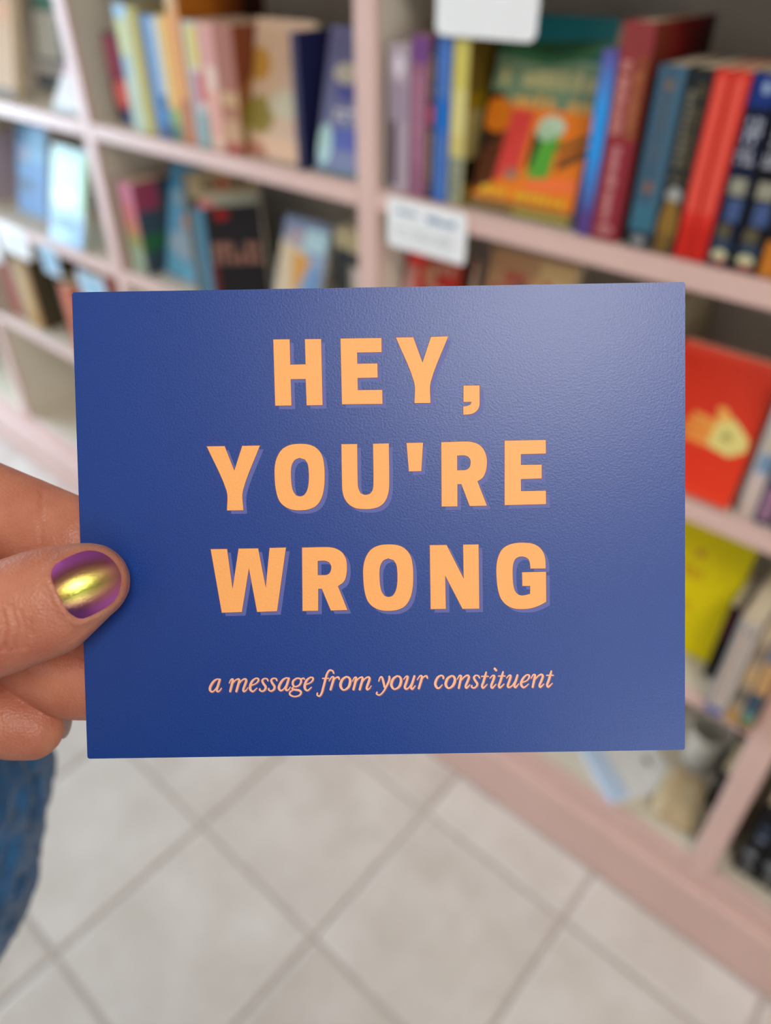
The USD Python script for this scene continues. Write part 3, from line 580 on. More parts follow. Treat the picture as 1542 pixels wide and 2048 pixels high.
# sleeve round the forearm and elbow
sl = [(np.array([-0.2541, 0.0814, 0.2772]), 0.0473, 1.0), (np.array([-0.2514, 0.1040, 0.3168]), 0.0614, 1.0), (np.array([-0.2517, 0.1298, 0.3630]), 0.0794, 1.0), (np.array([-0.2651, 0.1793, 0.3729]), 0.0813, 1.0), (np.array([-0.270, 0.222, 0.245]), 0.0700, 1.0), (np.array([-0.262, 0.222, 0.007]), 0.0660, 1.0)]
sm = m3.Manifold.batch_boolean(chain(sl), m3.OpType.Add).refine_to_length(0.0055).to_mesh()
sm = trimesh.Trimesh(sm.vert_properties[:, :3], sm.tri_verts, process=True)
trimesh.smoothing.filter_taubin(sm, iterations=25)
sv, sn = sm.vertices, sm.vertex_normals
wr = 1 - np.abs(2 * fbm(sv * np.array([38, 60, 60]), 3, 9) - 1) * 1.6
sm.vertices = sv + sn * ((wr - 0.5) * 0.0075)[:, None]
M_SLEEVE = look("blue_sleeve_cloth", (52, 108, 158), 0.85, 0.25, dark=(34, 76, 118), scale=70, bump=0.0012, bscale=260, sheen=0.3)
part(PERSON, "sleeve", trimesh.Trimesh(cam_to_world(sm.vertices), sm.faces, process=False), M_SLEEVE, smooth=True, label="dark blue rumpled cloth sleeve")
part(PERSON, "shirt", shirt, M_SLEEVE, smooth=True)
part(PERSON, "trousers", trousers, look("dark_trousers", (52, 52, 60), 0.85, 0.2, vary=0.1, scale=60), smooth=True)
# ------------------------------------------------------------------ books
def shell(w, t, h, bt, face_out):
    """Cover: boards and spine as one bent sheet. spine-out: spine at y = 0; face-out: spine at x = 0."""
    outer = sbox(0, 0, w, t)
    r = min(0.0022, 0.3 * min(w, t))
    if face_out:
        inner = sbox(bt, bt, w + 1, t - bt)
        rnd = unary_union([outer.buffer(-r).buffer(r, 4), sbox(w / 2, 0, w, t)])
    else:
        inner = sbox(bt, bt, w - bt, t + 1)
        rnd = unary_union([outer.buffer(-r).buffer(r, 4), sbox(0, t / 2, w, t)])
    return extrude(rnd.difference(inner), h)


def colour(c):
    return np.array([lin(x) for x in c]) if np.ndim(c) == 2 else np.array(lin(c))


def art_patches(art, w, h, where, t=0.0, cover=None):
    """art: ('r', u0, v0, u1, v1, colour or 4 corner colours) | ('e', u, v, ru, rv, colour) | ('p', [(u, v)...], colour) | ('t', u0, v0, u1, v1, rows, cols, colour, seed[, vertical])"""
    out = []
    if cover is not None and not (art[0][0] == "r" and art[0][1:5] == (0, 0, 1, 1)):
        art = [("r", 0, 0, 1, 1, cover)] + list(art)

    def put(pts, col, lay):
        pts = np.array([(min(max(a, 0.01), 0.99), min(max(b, 0.004), 0.996)) for a, b in pts])
        e = 0.00025 + 0.00004 * lay
        if where == "front":
            q = np.c_[pts[:, 0] * w, np.full(len(pts), -e), pts[:, 1] * h]
        else:                                                          # right board, facing +x; u runs from the spine to the fore edge
            q = np.c_[np.full(len(pts), t + e), pts[:, 0] * w, pts[:, 1] * h]
        out.append((q, colour(col)))

    for lay, a in enumerate(art):
        if a[0] == "r":
            _, u0, v0, u1, v1, c = a
            put([(u0, v0), (u1, v0), (u1, v1), (u0, v1)], c, lay)
        elif a[0] == "e":
            _, u, v, ru, rv, c = a
            k = np.linspace(0, 2 * np.pi, 21)[:-1]
            put(np.c_[u + ru * np.cos(k), v + rv * np.sin(k)], c, lay)
        elif a[0] == "p":
            put(a[1], a[2], lay)
        else:                                                          # rows of small marks, too blurred in the photograph to be read
            _, u0, v0, u1, v1, rows, cols, c, seed = a[:9]
            g = np.random.default_rng(seed)
            for i in range(rows):
                for j in range(cols):
                    if g.random() < 0.12:
                        continue
                    du, dv = (u1 - u0) / cols, (v1 - v0) / rows
                    ua, va = u0 + j * du, v0 + i * dv
                    f1, f2 = g.uniform(0.55, 0.85), g.uniform(0.6, 0.9)
                    put([(ua, va), (ua + du * f1, va), (ua + du * f1, va + dv * f2), (ua, va + dv * f2)], c, lay)
    return out


def spine_book(label, x0, x1, h, z, cover, y=0.846, depth=0.14, art=(), side=(), group=None, tilt=0.0, lean=0.0, yaw=0.0, pages=True, glossy=False):
    b = thing("book", label, "book", (x0, y, z + 0.0006), (tilt, lean, yaw), group)
    w = x1 - x0 - 0.0008
    part(b, "cover", shell(w, depth, h, 0.0009, False), cover_look(cover, glossy), smooth=30)
    part(b, "pages", bx(0.0011, w - 0.0011, 0.0014, depth - 0.002, 0.0006, h - 0.0012), M_PAGES, label="cream page block")
    if art:
        tinted(b, "spine_print", art_patches(art, w, h, "front", 0.0, cover), GLOSS if glossy else INK)
    if side:
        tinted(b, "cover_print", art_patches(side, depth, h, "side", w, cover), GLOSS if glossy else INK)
    return b


def face_book(label, x, y, z, w, h, t, cover, art=(), tilt=0.0, yaw=0.0, lean=0.0, group=None, glossy=False):
    b = thing("book", label, "book", (x, y, z + 0.0008 + t * math.sin(math.radians(tilt)) + w * max(0.0, math.sin(math.radians(lean)))), (-tilt, lean, yaw), group)
    part(b, "cover", shell(w, t, h, 0.0009, True), cover_look(cover, glossy), smooth=30)
    part(b, "pages", bx(0.0012, w - 0.002, 0.0011, t - 0.0011, 0.0006, h - 0.0012), M_PAGES, label="cream page block")
    if art:
        tinted(b, "cover_print", art_patches(art, w, h, "front", 0.0, cover), GLOSS if glossy else INK)
    return b


Z1, Z2, Z3, Z0 = 1.188, 0.895, 0.578, 0.210
# --- right bay, upper shelf
g = "books along the upper shelf of the right bay"
spine_book("pale mauve paperback next to the middle upright, first of the upper right row", -0.736, -0.699, 0.180, Z1, (176, 158, 168), art=[("r", .1, .05, .45, .5, (84, 66, 76)), ("r", .1, .5, .9, .75, (158, 140, 156)), ("e", .5, .86, .3, .07, (214, 200, 208))], group=g)
spine_book("purple-topped dusty mauve paperback between the pale mauve one and the thin black one", -0.697, -0.668, 0.191, Z1, (146, 92, 116), art=[("r", .05, .84, .95, .99, (112, 62, 124)), ("t", .25, .2, .75, .78, 18, 2, (182, 124, 142), 3)], group=g)
spine_book("thin black paperback with small red and gold marks, beside the strong blue spine", -0.667, -0.656, 0.180, Z1, (52, 40, 44), art=[("r", .1, .52, .9, .64, (178, 64, 84)), ("t", .2, .1, .8, .48, 14, 1, (170, 140, 70), 4), ("t", .2, .7, .8, .95, 8, 1, (160, 130, 90), 5)], group=g)
spine_book("strong blue paperback with a brighter band, under the white hanging sign", -0.655, -0.632, 0.190, Z1, (62, 106, 178), art=[("r", .1, .47, .9, .64, (0, 104, 190)), ("t", .25, .68, .75, .97, 12, 2, (100, 134, 196), 6), ("t", .25, .06, .75, .42, 12, 2, (92, 128, 190), 7)], group=g)
spine_book("pale yellow paperback with an olive and black cover, left of the teal one", -0.630, -0.606, 0.190, Z1, (206, 188, 110), depth=0.115,
           art=[("r", .02, .72, .98, .99, (206, 190, 92)), ("r", .02, .45, .98, .72, (214, 200, 128)), ("r", .02, .0, .98, .32, (150, 152, 128)), ("t", .3, .05, .75, .3, 14, 1, (92, 90, 70), 8)],
           side=[("r", 0, 0, 1, 1, (104, 80, 22)), ("r", 0, .45, 1, .7, (136, 108, 10)), ("p", [(0, .28), (.5, .28), (.85, .6), (0, .6)], (160, 140, 84)), ("r", 0, .12, .7, .3, (24, 14, 8)), ("r", .55, 0, 1, .5, (56, 34, 14)), ("r", 0, 0, .35, .14, (150, 116, 14))], group=g)
O = (232, 122, 28)
face_book("teal and orange face-out paperback with a red bar and green figure, leaning back mid shelf", -0.594, 0.846, Z1, 0.150, 0.217, 0.020, (24, 82, 84), tilt=14.0, yaw=1.5, group=g, art=[
    ("r", 0, 0, 1, .62, O), ("r", 0, .80, 1, 1, (16, 84, 88)), ("r", 0, .56, 1, .80, (112, 134, 104)), ("p", [(.0, .86), (.5, .8), (1, .9), (1, .84), (.5, .76), (0, .8)], (52, 96, 62)),
    ("t", .08, .655, .95, .76, 1, 8, (178, 170, 120), 11), ("t", .25, .555, .95, .63, 1, 7, (214, 160, 84), 12),
    ("p", [(0, .08), (.30, .2), (.24, .55), (0, .48)], (86, 44, 18)), ("p", [(0, .30), (.2, .42), (.14, .62), (0, .62)], (40, 24, 10)), ("e", .12, .50, .16, .09, (206, 110, 10)),
    ("p", [(.20, .17), (.42, .22), (.46, .54), (.25, .54)], (214, 66, 58)), ("p", [(.48, .25), (.56, .27), (.6, .46), (.49, .44)], (30, 34, 22)),
    ("p", [(.50, .20), (.70, .22), (.74, .46), (.58, .44)], (88, 160, 52)), ("e", .64, .48, .12, .05, (186, 206, 178)), ("e", .60, .45, .09, .045, (170, 196, 160)),
    ("p", [(.76, .26), (1, .36), (1, .41), (.76, .32)], (92, 64, 36)), ("p", [(.72, .38), (1, .47), (1, .43), (.74, .35)], (112, 78, 36)), ("p", [(.5, .20), (1, .24), (1, .17), (.5, .14)], (244, 116, 60)),
    ("r", 0, .0, 1, .065, (136, 100, 52)), ("r", .45, .0, .98, .035, (176, 156, 70)), ("t", .10, .085, .92, .135, 1, 12, (220, 186, 50), 13), ("e", .36, .21, .06, .03, (150, 120, 100))])
spine_book("thin bright blue spine fading to violet at both ends, left of the maroon hardcover", -0.433, -0.4145, 0.192, Z1, (78, 104, 176), art=[("r", 0, .72, 1, 1, [(58, 150, 224), (58, 150, 224), (96, 80, 150), (96, 80, 150)]), ("r", 0, .45, 1, .72, (48, 148, 224)), ("r", 0, .15, 1, .45, [(84, 84, 150), (84, 84, 150), (56, 144, 220), (56, 144, 220)]), ("r", 0, 0, 1, .15, (92, 66, 132))], group=g)
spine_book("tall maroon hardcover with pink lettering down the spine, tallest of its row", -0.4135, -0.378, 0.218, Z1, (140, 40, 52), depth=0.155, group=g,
           art=[("r", 0, .5, 1, 1, (142, 56, 56)), ("r", .62, .5, 1, .86, (136, 68, 40)), ("t", .14, .52, .5, .84, 22, 1, (206, 140, 128), 14), ("t", .6, .52, .9, .8, 20, 1, (172, 106, 70), 15), ("t", .3, .10, .66, .47, 24, 1, (206, 138, 136), 16), ("e", .5, .055, .3, .03, (176, 110, 108))],
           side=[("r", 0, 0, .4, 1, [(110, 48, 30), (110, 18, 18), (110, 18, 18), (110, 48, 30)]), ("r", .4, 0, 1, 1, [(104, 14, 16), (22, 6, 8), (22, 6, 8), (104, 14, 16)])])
spine_book("slate blue thick paperback with faint orange emblems, right of the maroon hardcover", -0.368, -0.337, 0.183, Z1, (64, 90, 110), depth=0.11, group=g,
           art=[("r", 0, .0, 1, .1, (36, 40, 44)), ("r", .72, .1, 1, 1, (72, 104, 124)), ("e", .5, .90, .17, .035, (116, 98, 84)), ("t", .4, .5, .62, .84, 9, 1, (98, 100, 98), 17), ("e", .48, .36, .17, .035, (136, 96, 70)), ("r", .1, .1, .9, .27, (60, 106, 124)), ("e", .5, .045, .3, .03, (140, 140, 138))])
spine_book("black paperback with dull gold title and ochre foot, beside the slate blue one", -0.3355, -0.3095, 0.183, Z1, (34, 36, 38), depth=0.11, group=g,
           art=[("t", .18, .42, .5, .93, 14, 1, (122, 116, 100), 18), ("t", .56, .42, .86, .93, 14, 1, (98, 84, 54), 19), ("e", .5, .34, .34, .05, (160, 158, 152)), ("e", .5, .17, .42, .15, (140, 104, 44)), ("r", .1, .0, .8, .12, (118, 88, 40))])
for k, (a, b) in enumerate(((-0.3085, -0.2915), (-0.291, -0.273))):
    spine_book(("left" if k == 0 else "right") + " one of the two scarlet spines side by side on the upper shelf", a, b, 0.183, Z1, (214, 48, 34), depth=0.11, group="pair of scarlet spines",
               art=[("r", .14, .27, .80, .97, (226, 84, 68)), ("r", .05, .0, .95, .2, (200, 36, 24))])
for k, (a, b, lab) in enumerate(((-0.2715, -0.246, "navy paperback with white title bands and a small badge, right of the scarlet pair"), (-0.2445, -0.2165, "black paperback with grey bands and a pale badge, at the right edge of the frame"))):
    spine_book(lab, a, b, 0.184, Z1, (22, 26, 52) if k == 0 else (18, 18, 24), depth=0.11, group=g,
               art=[("r", .0, .84, 1, 1, (28, 50, 116)), ("e", .6, .93, .16, .03, (150, 170, 200)), ("t", .22, .66, .86, .80, 3, 4, (176, 178, 190), 21 + k), ("t", .12, .56, .9, .64, 2, 5, (168, 168, 180), 23 + k), ("r", .2, .40, .86, .49, (150, 146, 128)), ("r", .3, .26, .9, .38, (70, 88, 130)), ("e", .45, .2, .3, .05, (92, 84, 62)), ("r", .15, .1, .9, .16, (48, 62, 84)), ("e", .5, .065, .34, .035, (196, 190, 150)), ("r", .3, .01, .8, .045, (156, 74, 74))])
spine_book("orange-footed dark paperback cut off by the right edge of the picture", -0.215, -0.192, 0.184, Z1, (30, 26, 34), depth=0.11, group=g, art=[("r", .02, .0, .98, .2, (196, 118, 40)), ("t", .2, .3, .8, .9, 8, 2, (150, 140, 140), 25)])
# --- middle bay, upper shelf
g = "books along the upper shelf of the middle bay"
spine_book("short coral and plum paperback at the far left of the middle upper shelf", -1.462, -1.408, 0.150, Z1, (120, 60, 84), y=0.875, group=g, art=[("r", 0, .55, .6, .95, (170, 84, 104)), ("r", .6, .5, 1, .95, (116, 46, 84)), ("e", .55, .35, .42, .17, (236, 116, 108)), ("r", 0, .0, .5, .14, (58, 66, 52)), ("r", .5, .0, 1, .17, (96, 104, 164))])
spine_book("pale green and sky blue spine left of the mustard one", -1.364, -1.326, 0.199, Z1, (190, 204, 186), group=g, art=[("r", 0, .9, 1, 1, (160, 200, 232)), ("r", 0, .62, .75, .9, (206, 212, 150)), ("r", 0, .45, .5, .62, (150, 186, 206)), ("r", 0, .0, 1, .3, (184, 200, 178))], side=[("r", 0, 0, 1, 1, (112, 136, 146)), ("r", 0, .8, 1, 1, (96, 128, 142))])
spine_book("mustard yellow spine, second tall one in the middle upper row", -1.3245, -1.290, 0.196, Z1, (176, 156, 24), group=g, art=[("r", 0, 0, .2, 1, (222, 214, 120)), ("r", .72, 0, 1, 1, (158, 138, 34))], side=[("r", 0, 0, 1, 1, (150, 132, 60))])
spine_book("cobalt blue and white spine right of the mustard one", -1.2885, -1.243, 0.187, Z1, (70, 118, 172), group=g, art=[("r", .5, .38, 1, .98, [(120, 160, 200), (200, 206, 210), (200, 206, 210), (140, 176, 210)]), ("r", .0, .05, .9, .38, (62, 120, 178)), ("r", .3, 0, 1, .13, (48, 66, 110)), ("e", .75, .32, .2, .05, (50, 90, 110))], side=[("r", 0, 0, 1, 1, (170, 184, 204))])
spine_book("sunny yellow spine with a green foot, between the cobalt one and the tall tan one", -1.2415, -1.211, 0.187, Z1, (232, 184, 74), group=g, art=[("r", .0, .3, .35, 1, (228, 206, 150)), ("r", .65, .3, 1, 1, (232, 166, 70)), ("r", .0, .0, 1, .14, (72, 116, 88)), ("r", 0, .14, 1, .28, (140, 168, 90))])
spine_book("tall tan hardcover with a burnt orange side board standing above its neighbours", -1.2095, -1.1795, 0.232, Z1, (212, 150, 96), depth=0.185, group=g, art=[("r", 0, 0, 1, .3, (190, 116, 72)), ("r", 0, .3, 1, .85, (226, 156, 84)), ("r", 0, .85, .7, 1, (212, 176, 126))], side=[("r", 0, 0, .4, 1, (176, 100, 26)), ("r", .4, 0, .72, 1, [(168, 90, 24), (108, 46, 22), (108, 46, 22), (168, 90, 24)]), ("r", .72, 0, 1, 1, (56, 26, 16))])
spine_book("lime, red and teal banded spine right of the tall tan hardcover", -1.174, -1.133, 0.183, Z1, (198, 190, 180), depth=0.13, group=g, art=[("r", .25, .66, .95, .97, (210, 196, 92)), ("r", .5, .38, 1, .62, (200, 92, 84)), ("r", .1, .3, .5, .62, (182, 164, 176)), ("r", .2, .0, .7, .3, (134, 158, 168)), ("r", .7, .0, 1, .3, (126, 158, 140)), ("r", .8, .62, 1, .97, (222, 168, 130))])
spine_book("salmon pink spine next to the banded one, middle bay", -1.132, -1.097, 0.183, Z1, (222, 160, 142), depth=0.13, group=g, art=[("r", .1, .66, .9, .96, (212, 150, 140)), ("r", .2, .5, .95, .68, (226, 190, 172)), ("r", .2, 0, .9, .12, (226, 184, 160))])
spine_book("brick red and sand paperback block showing its striped side board, middle bay", -1.0955, -1.050, 0.183, Z1, (168, 100, 72), depth=0.15, group=g, art=[("r", 0, .5, 1, .97, (160, 92, 66)), ("r", 0, .40, 1, .5, (192, 150, 100)), ("r", .1, .28, .9, .4, (166, 104, 64)), ("r", 0, .16, 1, .28, (190, 144, 100)), ("r", .1, .0, .9, .1, (166, 66, 40)), ("r", 0, .1, 1, .16, (196, 150, 110))],
           side=[("r", 0, 0, 1, 1, (150, 96, 54)), ("r", .0, .55, 1, .99, (128, 66, 40)), ("e", .5, .55, .35, .12, (190, 134, 48)), ("e", .25, .25, .3, .2, (142, 124, 44)), ("r", .6, .0, 1, .5, (196, 154, 112))])
face_book("cream and blush floral face-out paperback left of the leaning navy one", -1.046, 0.850, Z1, 0.125, 0.192, 0.015, (206, 172, 144), tilt=13.0, group=g, art=[("r", 0, 0, 1, 1, (208, 174, 146)), ("e", .12, .68, .22, .12, (190, 138, 60)), ("e", .2, .32, .26, .14, (150, 132, 66)), ("e", .62, .42, .3, .1, (200, 188, 160)), ("e", .7, .75, .25, .14, (212, 176, 150)), ("r", .1, .03, 1, .17, (222, 180, 148)), ("p", [(0, .0), (.4, .0), (.3, .1), (0, .12)], (176, 110, 84)), ("r", .85, .2, 1, .9, (190, 150, 136))])
spine_book("dark navy hardcover standing beside the violet-blue face-out one, middle bay", -0.921, -0.9075, 0.181, Z1, (48, 44, 74), depth=0.135, group=g, art=[("r", 0, 0, 1, 1, (56, 50, 82))], side=[("r", 0, 0, 1, 1, (26, 28, 66)), ("r", .55, 0, 1, 1, (14, 12, 30))])
face_book("violet-blue face-out paperback with white lettering against the middle upright", -0.889, 0.850, Z1, 0.096, 0.190, 0.014, (84, 86, 148), tilt=14.0, group=g, glossy=True, art=[("r", 0, 0, 1, 1, [(126, 136, 176), (134, 140, 176), (110, 106, 140), (96, 92, 128)]), ("e", .45, .70, .26, .07, (196, 186, 170)), ("t", .3, .38, 1, .48, 2, 5, (206, 204, 212), 31), ("r", .3, .18, .98, .33, (92, 104, 176)), ("e", .16, .2, .16, .15, (184, 220, 222)), ("r", 0, 0, 1, .05, (110, 128, 146)), ("r", .3, .52, .8, .62, (88, 92, 160)), ("e", .88, .5, .16, .14, (186, 190, 200))])
# --- left bay, upper shelf
g = "books on the upper shelf of the left bay"
face_book("wood-coloured tan face-out hardcover in the top left corner of the picture", -1.995, 0.862, Z1, 0.150, 0.235, 0.018, (196, 150, 92), tilt=14.0, group=g, art=[("r", 0, 0, 1, 1, (196, 152, 96)), ("r", 0, .88, 1, 1, (170, 98, 46)), ("r", .1, .3, .4, .6, (206, 170, 112)), ("e", .7, .7, .2, .1, (208, 146, 88)), ("e", .3, .75, .12, .08, (150, 132, 108)), ("r", 0, 0, 1, .08, (120, 96, 64))])
face_book("dark book with a cream label and green band, back of left upper shelf", -2.02, 1.005, Z1, 0.15, 0.215, 0.016, (118, 104, 86), tilt=8.0, group=g, art=[("r", 0, 0, 1, 1, (124, 112, 92)), ("r", .15, .28, .85, .72, (226, 214, 186)), ("r", .2, .74, .95, .86, (84, 150, 112)), ("r", .1, .86, .95, 1, (166, 168, 152)), ("r", 0, .13, 1, .24, (206, 190, 172)), ("r", 0, 0, 1, .09, (56, 58, 54))])
face_book("glossy pink and white leaflet leaning far back against the left upright", -1.672, 0.848, Z1, 0.122, 0.150, 0.004, (236, 214, 226), tilt=34.0, group=g, glossy=True, art=[("r", 0, 0, 1, 1, [(244, 246, 250), (248, 250, 252), (226, 150, 196), (222, 150, 196)]), ("r", 0, .0, 1, .5, (246, 248, 252)), ("r", 0, 0, .9, .06, (164, 190, 200))])
# --- left bay, lower shelf
g = "books on the second shelf of the left bay"
face_book("sky blue face-out picture book at the back of the left bay's second shelf", -2.12, 0.915, Z2, 0.155, 0.215, 0.010, (120, 164, 214), tilt=15.0, group=g, art=[("r", 0, 0, 1, 1, (132, 178, 228)), ("r", .0, .82, .5, 1, (104, 148, 186)), ("e", .3, .66, .16, .08, (196, 190, 212)), ("r", 0, .1, 1, .42, (124, 164, 216)), ("e", .3, .32, .3, .06, (116, 140, 164)), ("r", .4, .6, 1, .95, (156, 206, 244))])
face_book("glossy mint and blue face-out picture book mirroring the window, beside the left upright", -1.825, 0.842, Z2, 0.150, 0.212, 0.010, (170, 220, 206), tilt=18.0, group=g, glossy=True, art=[("r", 0, 0, 1, 1, (176, 216, 214)), ("r", 0, .42, .85, .9, (206, 246, 238)), ("r", .85, .4, 1, .95, (150, 204, 150)), ("e", .45, .5, .35, .1, (240, 252, 240)), ("r", 0, .0, 1, .3, (122, 168, 214)), ("e", .5, .24, .3, .06, (96, 140, 176)), ("e", .3, .07, .35, .07, (170, 214, 246))])
spine_book("dusty lilac narrow spine at the left edge of the picture, second shelf", -2.305, -2.255, 0.17, Z2, (190, 176, 190), y=0.90, group=g, art=[("r", 0, .6, 1, 1, (176, 150, 136)), ("r", 0, 0, 1, .6, (190, 182, 200))])
spine_book("grey-green narrow spine tucked behind the left upright, second shelf", -1.60, -1.572, 0.13, Z2, (112, 126, 118), y=0.90, group=g, art=[("r", .1, .1, .9, .9, (118, 134, 124))])
# --- middle bay, second shelf
g = "books on the second shelf of the middle bay"
spine_book("raspberry-topped paperback at the far left of the middle second shelf", -1.478, -1.428, 0.188, Z2, (190, 92, 112), y=0.852, depth=0.12, group=g, art=[("r", 0, .78, 1, 1, (204, 116, 142)), ("r", 0, .6, 1, .8, (206, 106, 112)), ("r", 0, .45, 1, .6, (196, 120, 80)), ("r", 0, .3, 1, .45, (150, 148, 76)), ("r", 0, 0, 1, .3, (150, 166, 136))], side=[("r", 0, 0, 1, 1, (66, 84, 96)), ("r", 0, .7, .5, 1, (164, 70, 96)), ("r", 0, .25, .6, .45, (52, 112, 72))])
face_book("light blue face-out picture book with an orange fish shape, middle second shelf", -1.412, 0.885, Z2, 0.160, 0.222, 0.012, (92, 164, 206), tilt=15.0, group=g, art=[("r", 0, 0, 1, 1, (104, 170, 210)), ("r", 0, .78, 1, 1, (84, 164, 212)), ("e", .3, .72, .22, .07, (146, 182, 200)), ("e", .46, .53, .16, .07, (222, 172, 148)), ("e", .4, .32, .34, .13, (162, 186, 206)), ("r", .1, .05, .8, .16, (112, 178, 208)), ("p", [(.72, .0), (.98, .0), (.80, .5), (.66, .6)], (206, 196, 170))])
face_book("black and red face-out thriller with a tan top band, turned askew in the middle bay", -1.240, 0.842, Z2, 0.165, 0.232, 0.014, (40, 32, 34), tilt=12.0, yaw=22.0, lean=-8.0, group=g, art=[("r", 0, 0, 1, 1, (34, 32, 36)), ("r", 0, .8, 1, 1, (158, 140, 108)), ("r", 0, 0, .1, 1, (106, 106, 102)), ("r", .1, 0, .25, .72, (88, 140, 168)), ("t", .28, .86, .98, .95, 1, 5, (72, 56, 40), 41), ("e", .55, .90, .09, .035, (170, 70, 44)), ("r", .22, .73, 1, .81, (150, 150, 136)), ("r", .2, .72, .4, .78, (206, 118, 116)), ("e", .48, .66, .1, .04, (150, 28, 26)), ("t", .30, .28, .98, .46, 2, 6, (150, 106, 92), 42), ("r", .25, 0, .34, .28, (110, 40, 38))])
face_book("pale blue face-out paperback with an amber wedge, leaning back right of the thriller", -1.052, 0.862, Z2, 0.116, 0.192, 0.014, (140, 158, 182), tilt=20.0, group=g, art=[("r", 0, 0, 1, 1, (138, 156, 184)), ("r", .0, .8, 1, 1, (120, 130, 156)), ("r", .5, .74, 1, .93, (168, 196, 202)), ("p", [(.05, .2), (.5, .25), (.6, .72), (0, .78)], (206, 184, 150)), ("p", [(.42, .35), (.5, .33), (.72, .66), (.30, .7)], (206, 146, 62)), ("e", .3, .82, .2, .08, (168, 150, 156)), ("p", [(.55, .0), (1, .1), (1, .6), (.75, .6)], (104, 138, 178)), ("e", .1, .12, .2, .08, (214, 170, 80))])
spine_book("thin black spine with a tan top next to the middle upright, second shelf", -0.884, -0.858, 0.205, Z2, (40, 40, 38), y=0.885, group=g, art=[("r", 0, .84, 1, 1, (172, 154, 116)), ("r", .1, 0, .5, .8, (30, 30, 28))])
spine_book("white and brown spine squeezed against the middle upright, second shelf", -0.856, -0.822, 0.205, Z2, (150, 134, 120), y=0.885, group=g, art=[("r", 0, .84, 1, 1, (178, 160, 118)), ("r", 0, .72, 1, .82, (40, 40, 36)), ("r", .3, .5, 1, .7, (196, 182, 170)), ("r", .0, 0, .4, .5, (92, 72, 60))])
# --- right bay, second shelf
g = "books on the second shelf of the right bay"
face_book("red and cream face-out paperback below the white shelf label", -0.744, 0.862, Z2, 0.128, 0.205, 0.016, (168, 52, 40), tilt=12.0, group=g, art=[("r", 0, 0, 1, 1, (164, 60, 44)), ("r", .02, .84, .3, .98, (224, 70, 66)), ("r", .02, .6, .2, .84, (206, 150, 140)), ("r", .2, .62, .3, .9, (196, 40, 30)), ("e", .42, .82, .14, .06, (190, 130, 100)), ("t", .35, .7, .85, .92, 2, 5, (202, 140, 120), 43), ("r", .86, .5, 1, 1, (26, 14, 12)), ("e", .42, .66, .1, .06, (88, 90, 40)), ("r", .5, .74, .85, .84, (176, 44, 34))])
face_book("tan face-out paperback with dull red lettering peeking over the card's top edge", -0.590, 0.866, Z2, 0.140, 0.232, 0.016, (190, 152, 108), tilt=10.0, group=g, art=[("r", 0, 0, 1, 1, (176, 132, 94)), ("r", .6, .6, 1, .98, (206, 170, 118)), ("t", .08, .72, .8, .90, 2, 5, (164, 62, 52), 44), ("e", .42, .78, .08, .05, (90, 60, 66))])
spine_book("plain cream paperback half hidden behind the card's right edge", -0.362, -0.316, 0.200, Z2, (206, 188, 150), y=0.93, group=g)
H = (226, 206, 124)
face_book("bright red face-out book with a pale yellow hand on its cover, right of the card", -0.286, 0.843, Z2, 0.122, 0.186, 0.022, (206, 40, 22), tilt=13.0, group=g, art=[("r", 0, 0, 1, 1, [(232, 52, 28), (236, 60, 30), (196, 54, 34), (188, 40, 12)]), ("r", 0, 0, 1, .06, (238, 66, 36)), ("r", 0, .95, 1, 1, (206, 62, 42)),
    ("p", [(0.564, .38), (0.816, .35), (0.956, .42), (0.942, .50), (0.816, .57), (0.690, .62), (0.578, .57)], H), ("p", [(0.312, .38), (0.578, .37), (0.578, .42), (0.312, .415)], (236, 150, 70)), ("p", [(0.284, .43), (0.578, .415), (0.578, .46), (0.284, .465)], (230, 140, 60)), ("p", [(0.298, .48), (0.578, .455), (0.592, .51), (0.305, .52)], (232, 146, 64)), ("p", [(0.340, .535), (0.592, .505), (0.606, .56), (0.354, .575)], (232, 150, 70)), ("p", [(0.620, .55), (0.732, .59), (0.634, .66), (0.550, .645)], (236, 170, 84)), ("e", .73, .475, .05, .035, (170, 164, 88))])
spine_book("white and blue mottled spine right of the red hand book", -0.1545, -0.134, 0.190, Z2, (198, 184, 184), y=0.85, depth=0.12, group=g, art=[("r", 0, .8, 1, .96, (176, 170, 190)), ("e", .5, .6, .4, .1, (190, 176, 160)), ("r", .2, .36, 1, .5, (120, 146, 170)), ("r", .1, .0, .9, .32, (206, 182, 170))])
for k, (a, b, c) in enumerate(((-0.133, -0.112, (58, 60, 78)), (-0.111, -0.086, (70, 66, 84)), (-0.085, -0.058, (44, 40, 52)))):
    spine_book(["dark slate spine second right of the red hand book", "plum-footed dark spine third right of the red hand book", "near-black spine beside the right upright, second shelf"][k], a, b, 0.178 - 0.006 * k, Z2, c, y=0.85, depth=0.12, group=g, art=[("r", .1, .04, .9, .3, (150, 110, 134) if k < 2 else (60, 56, 70)), ("t", .25, .35, .75, .9, 10, 1, (140, 140, 152), 45 + k)])
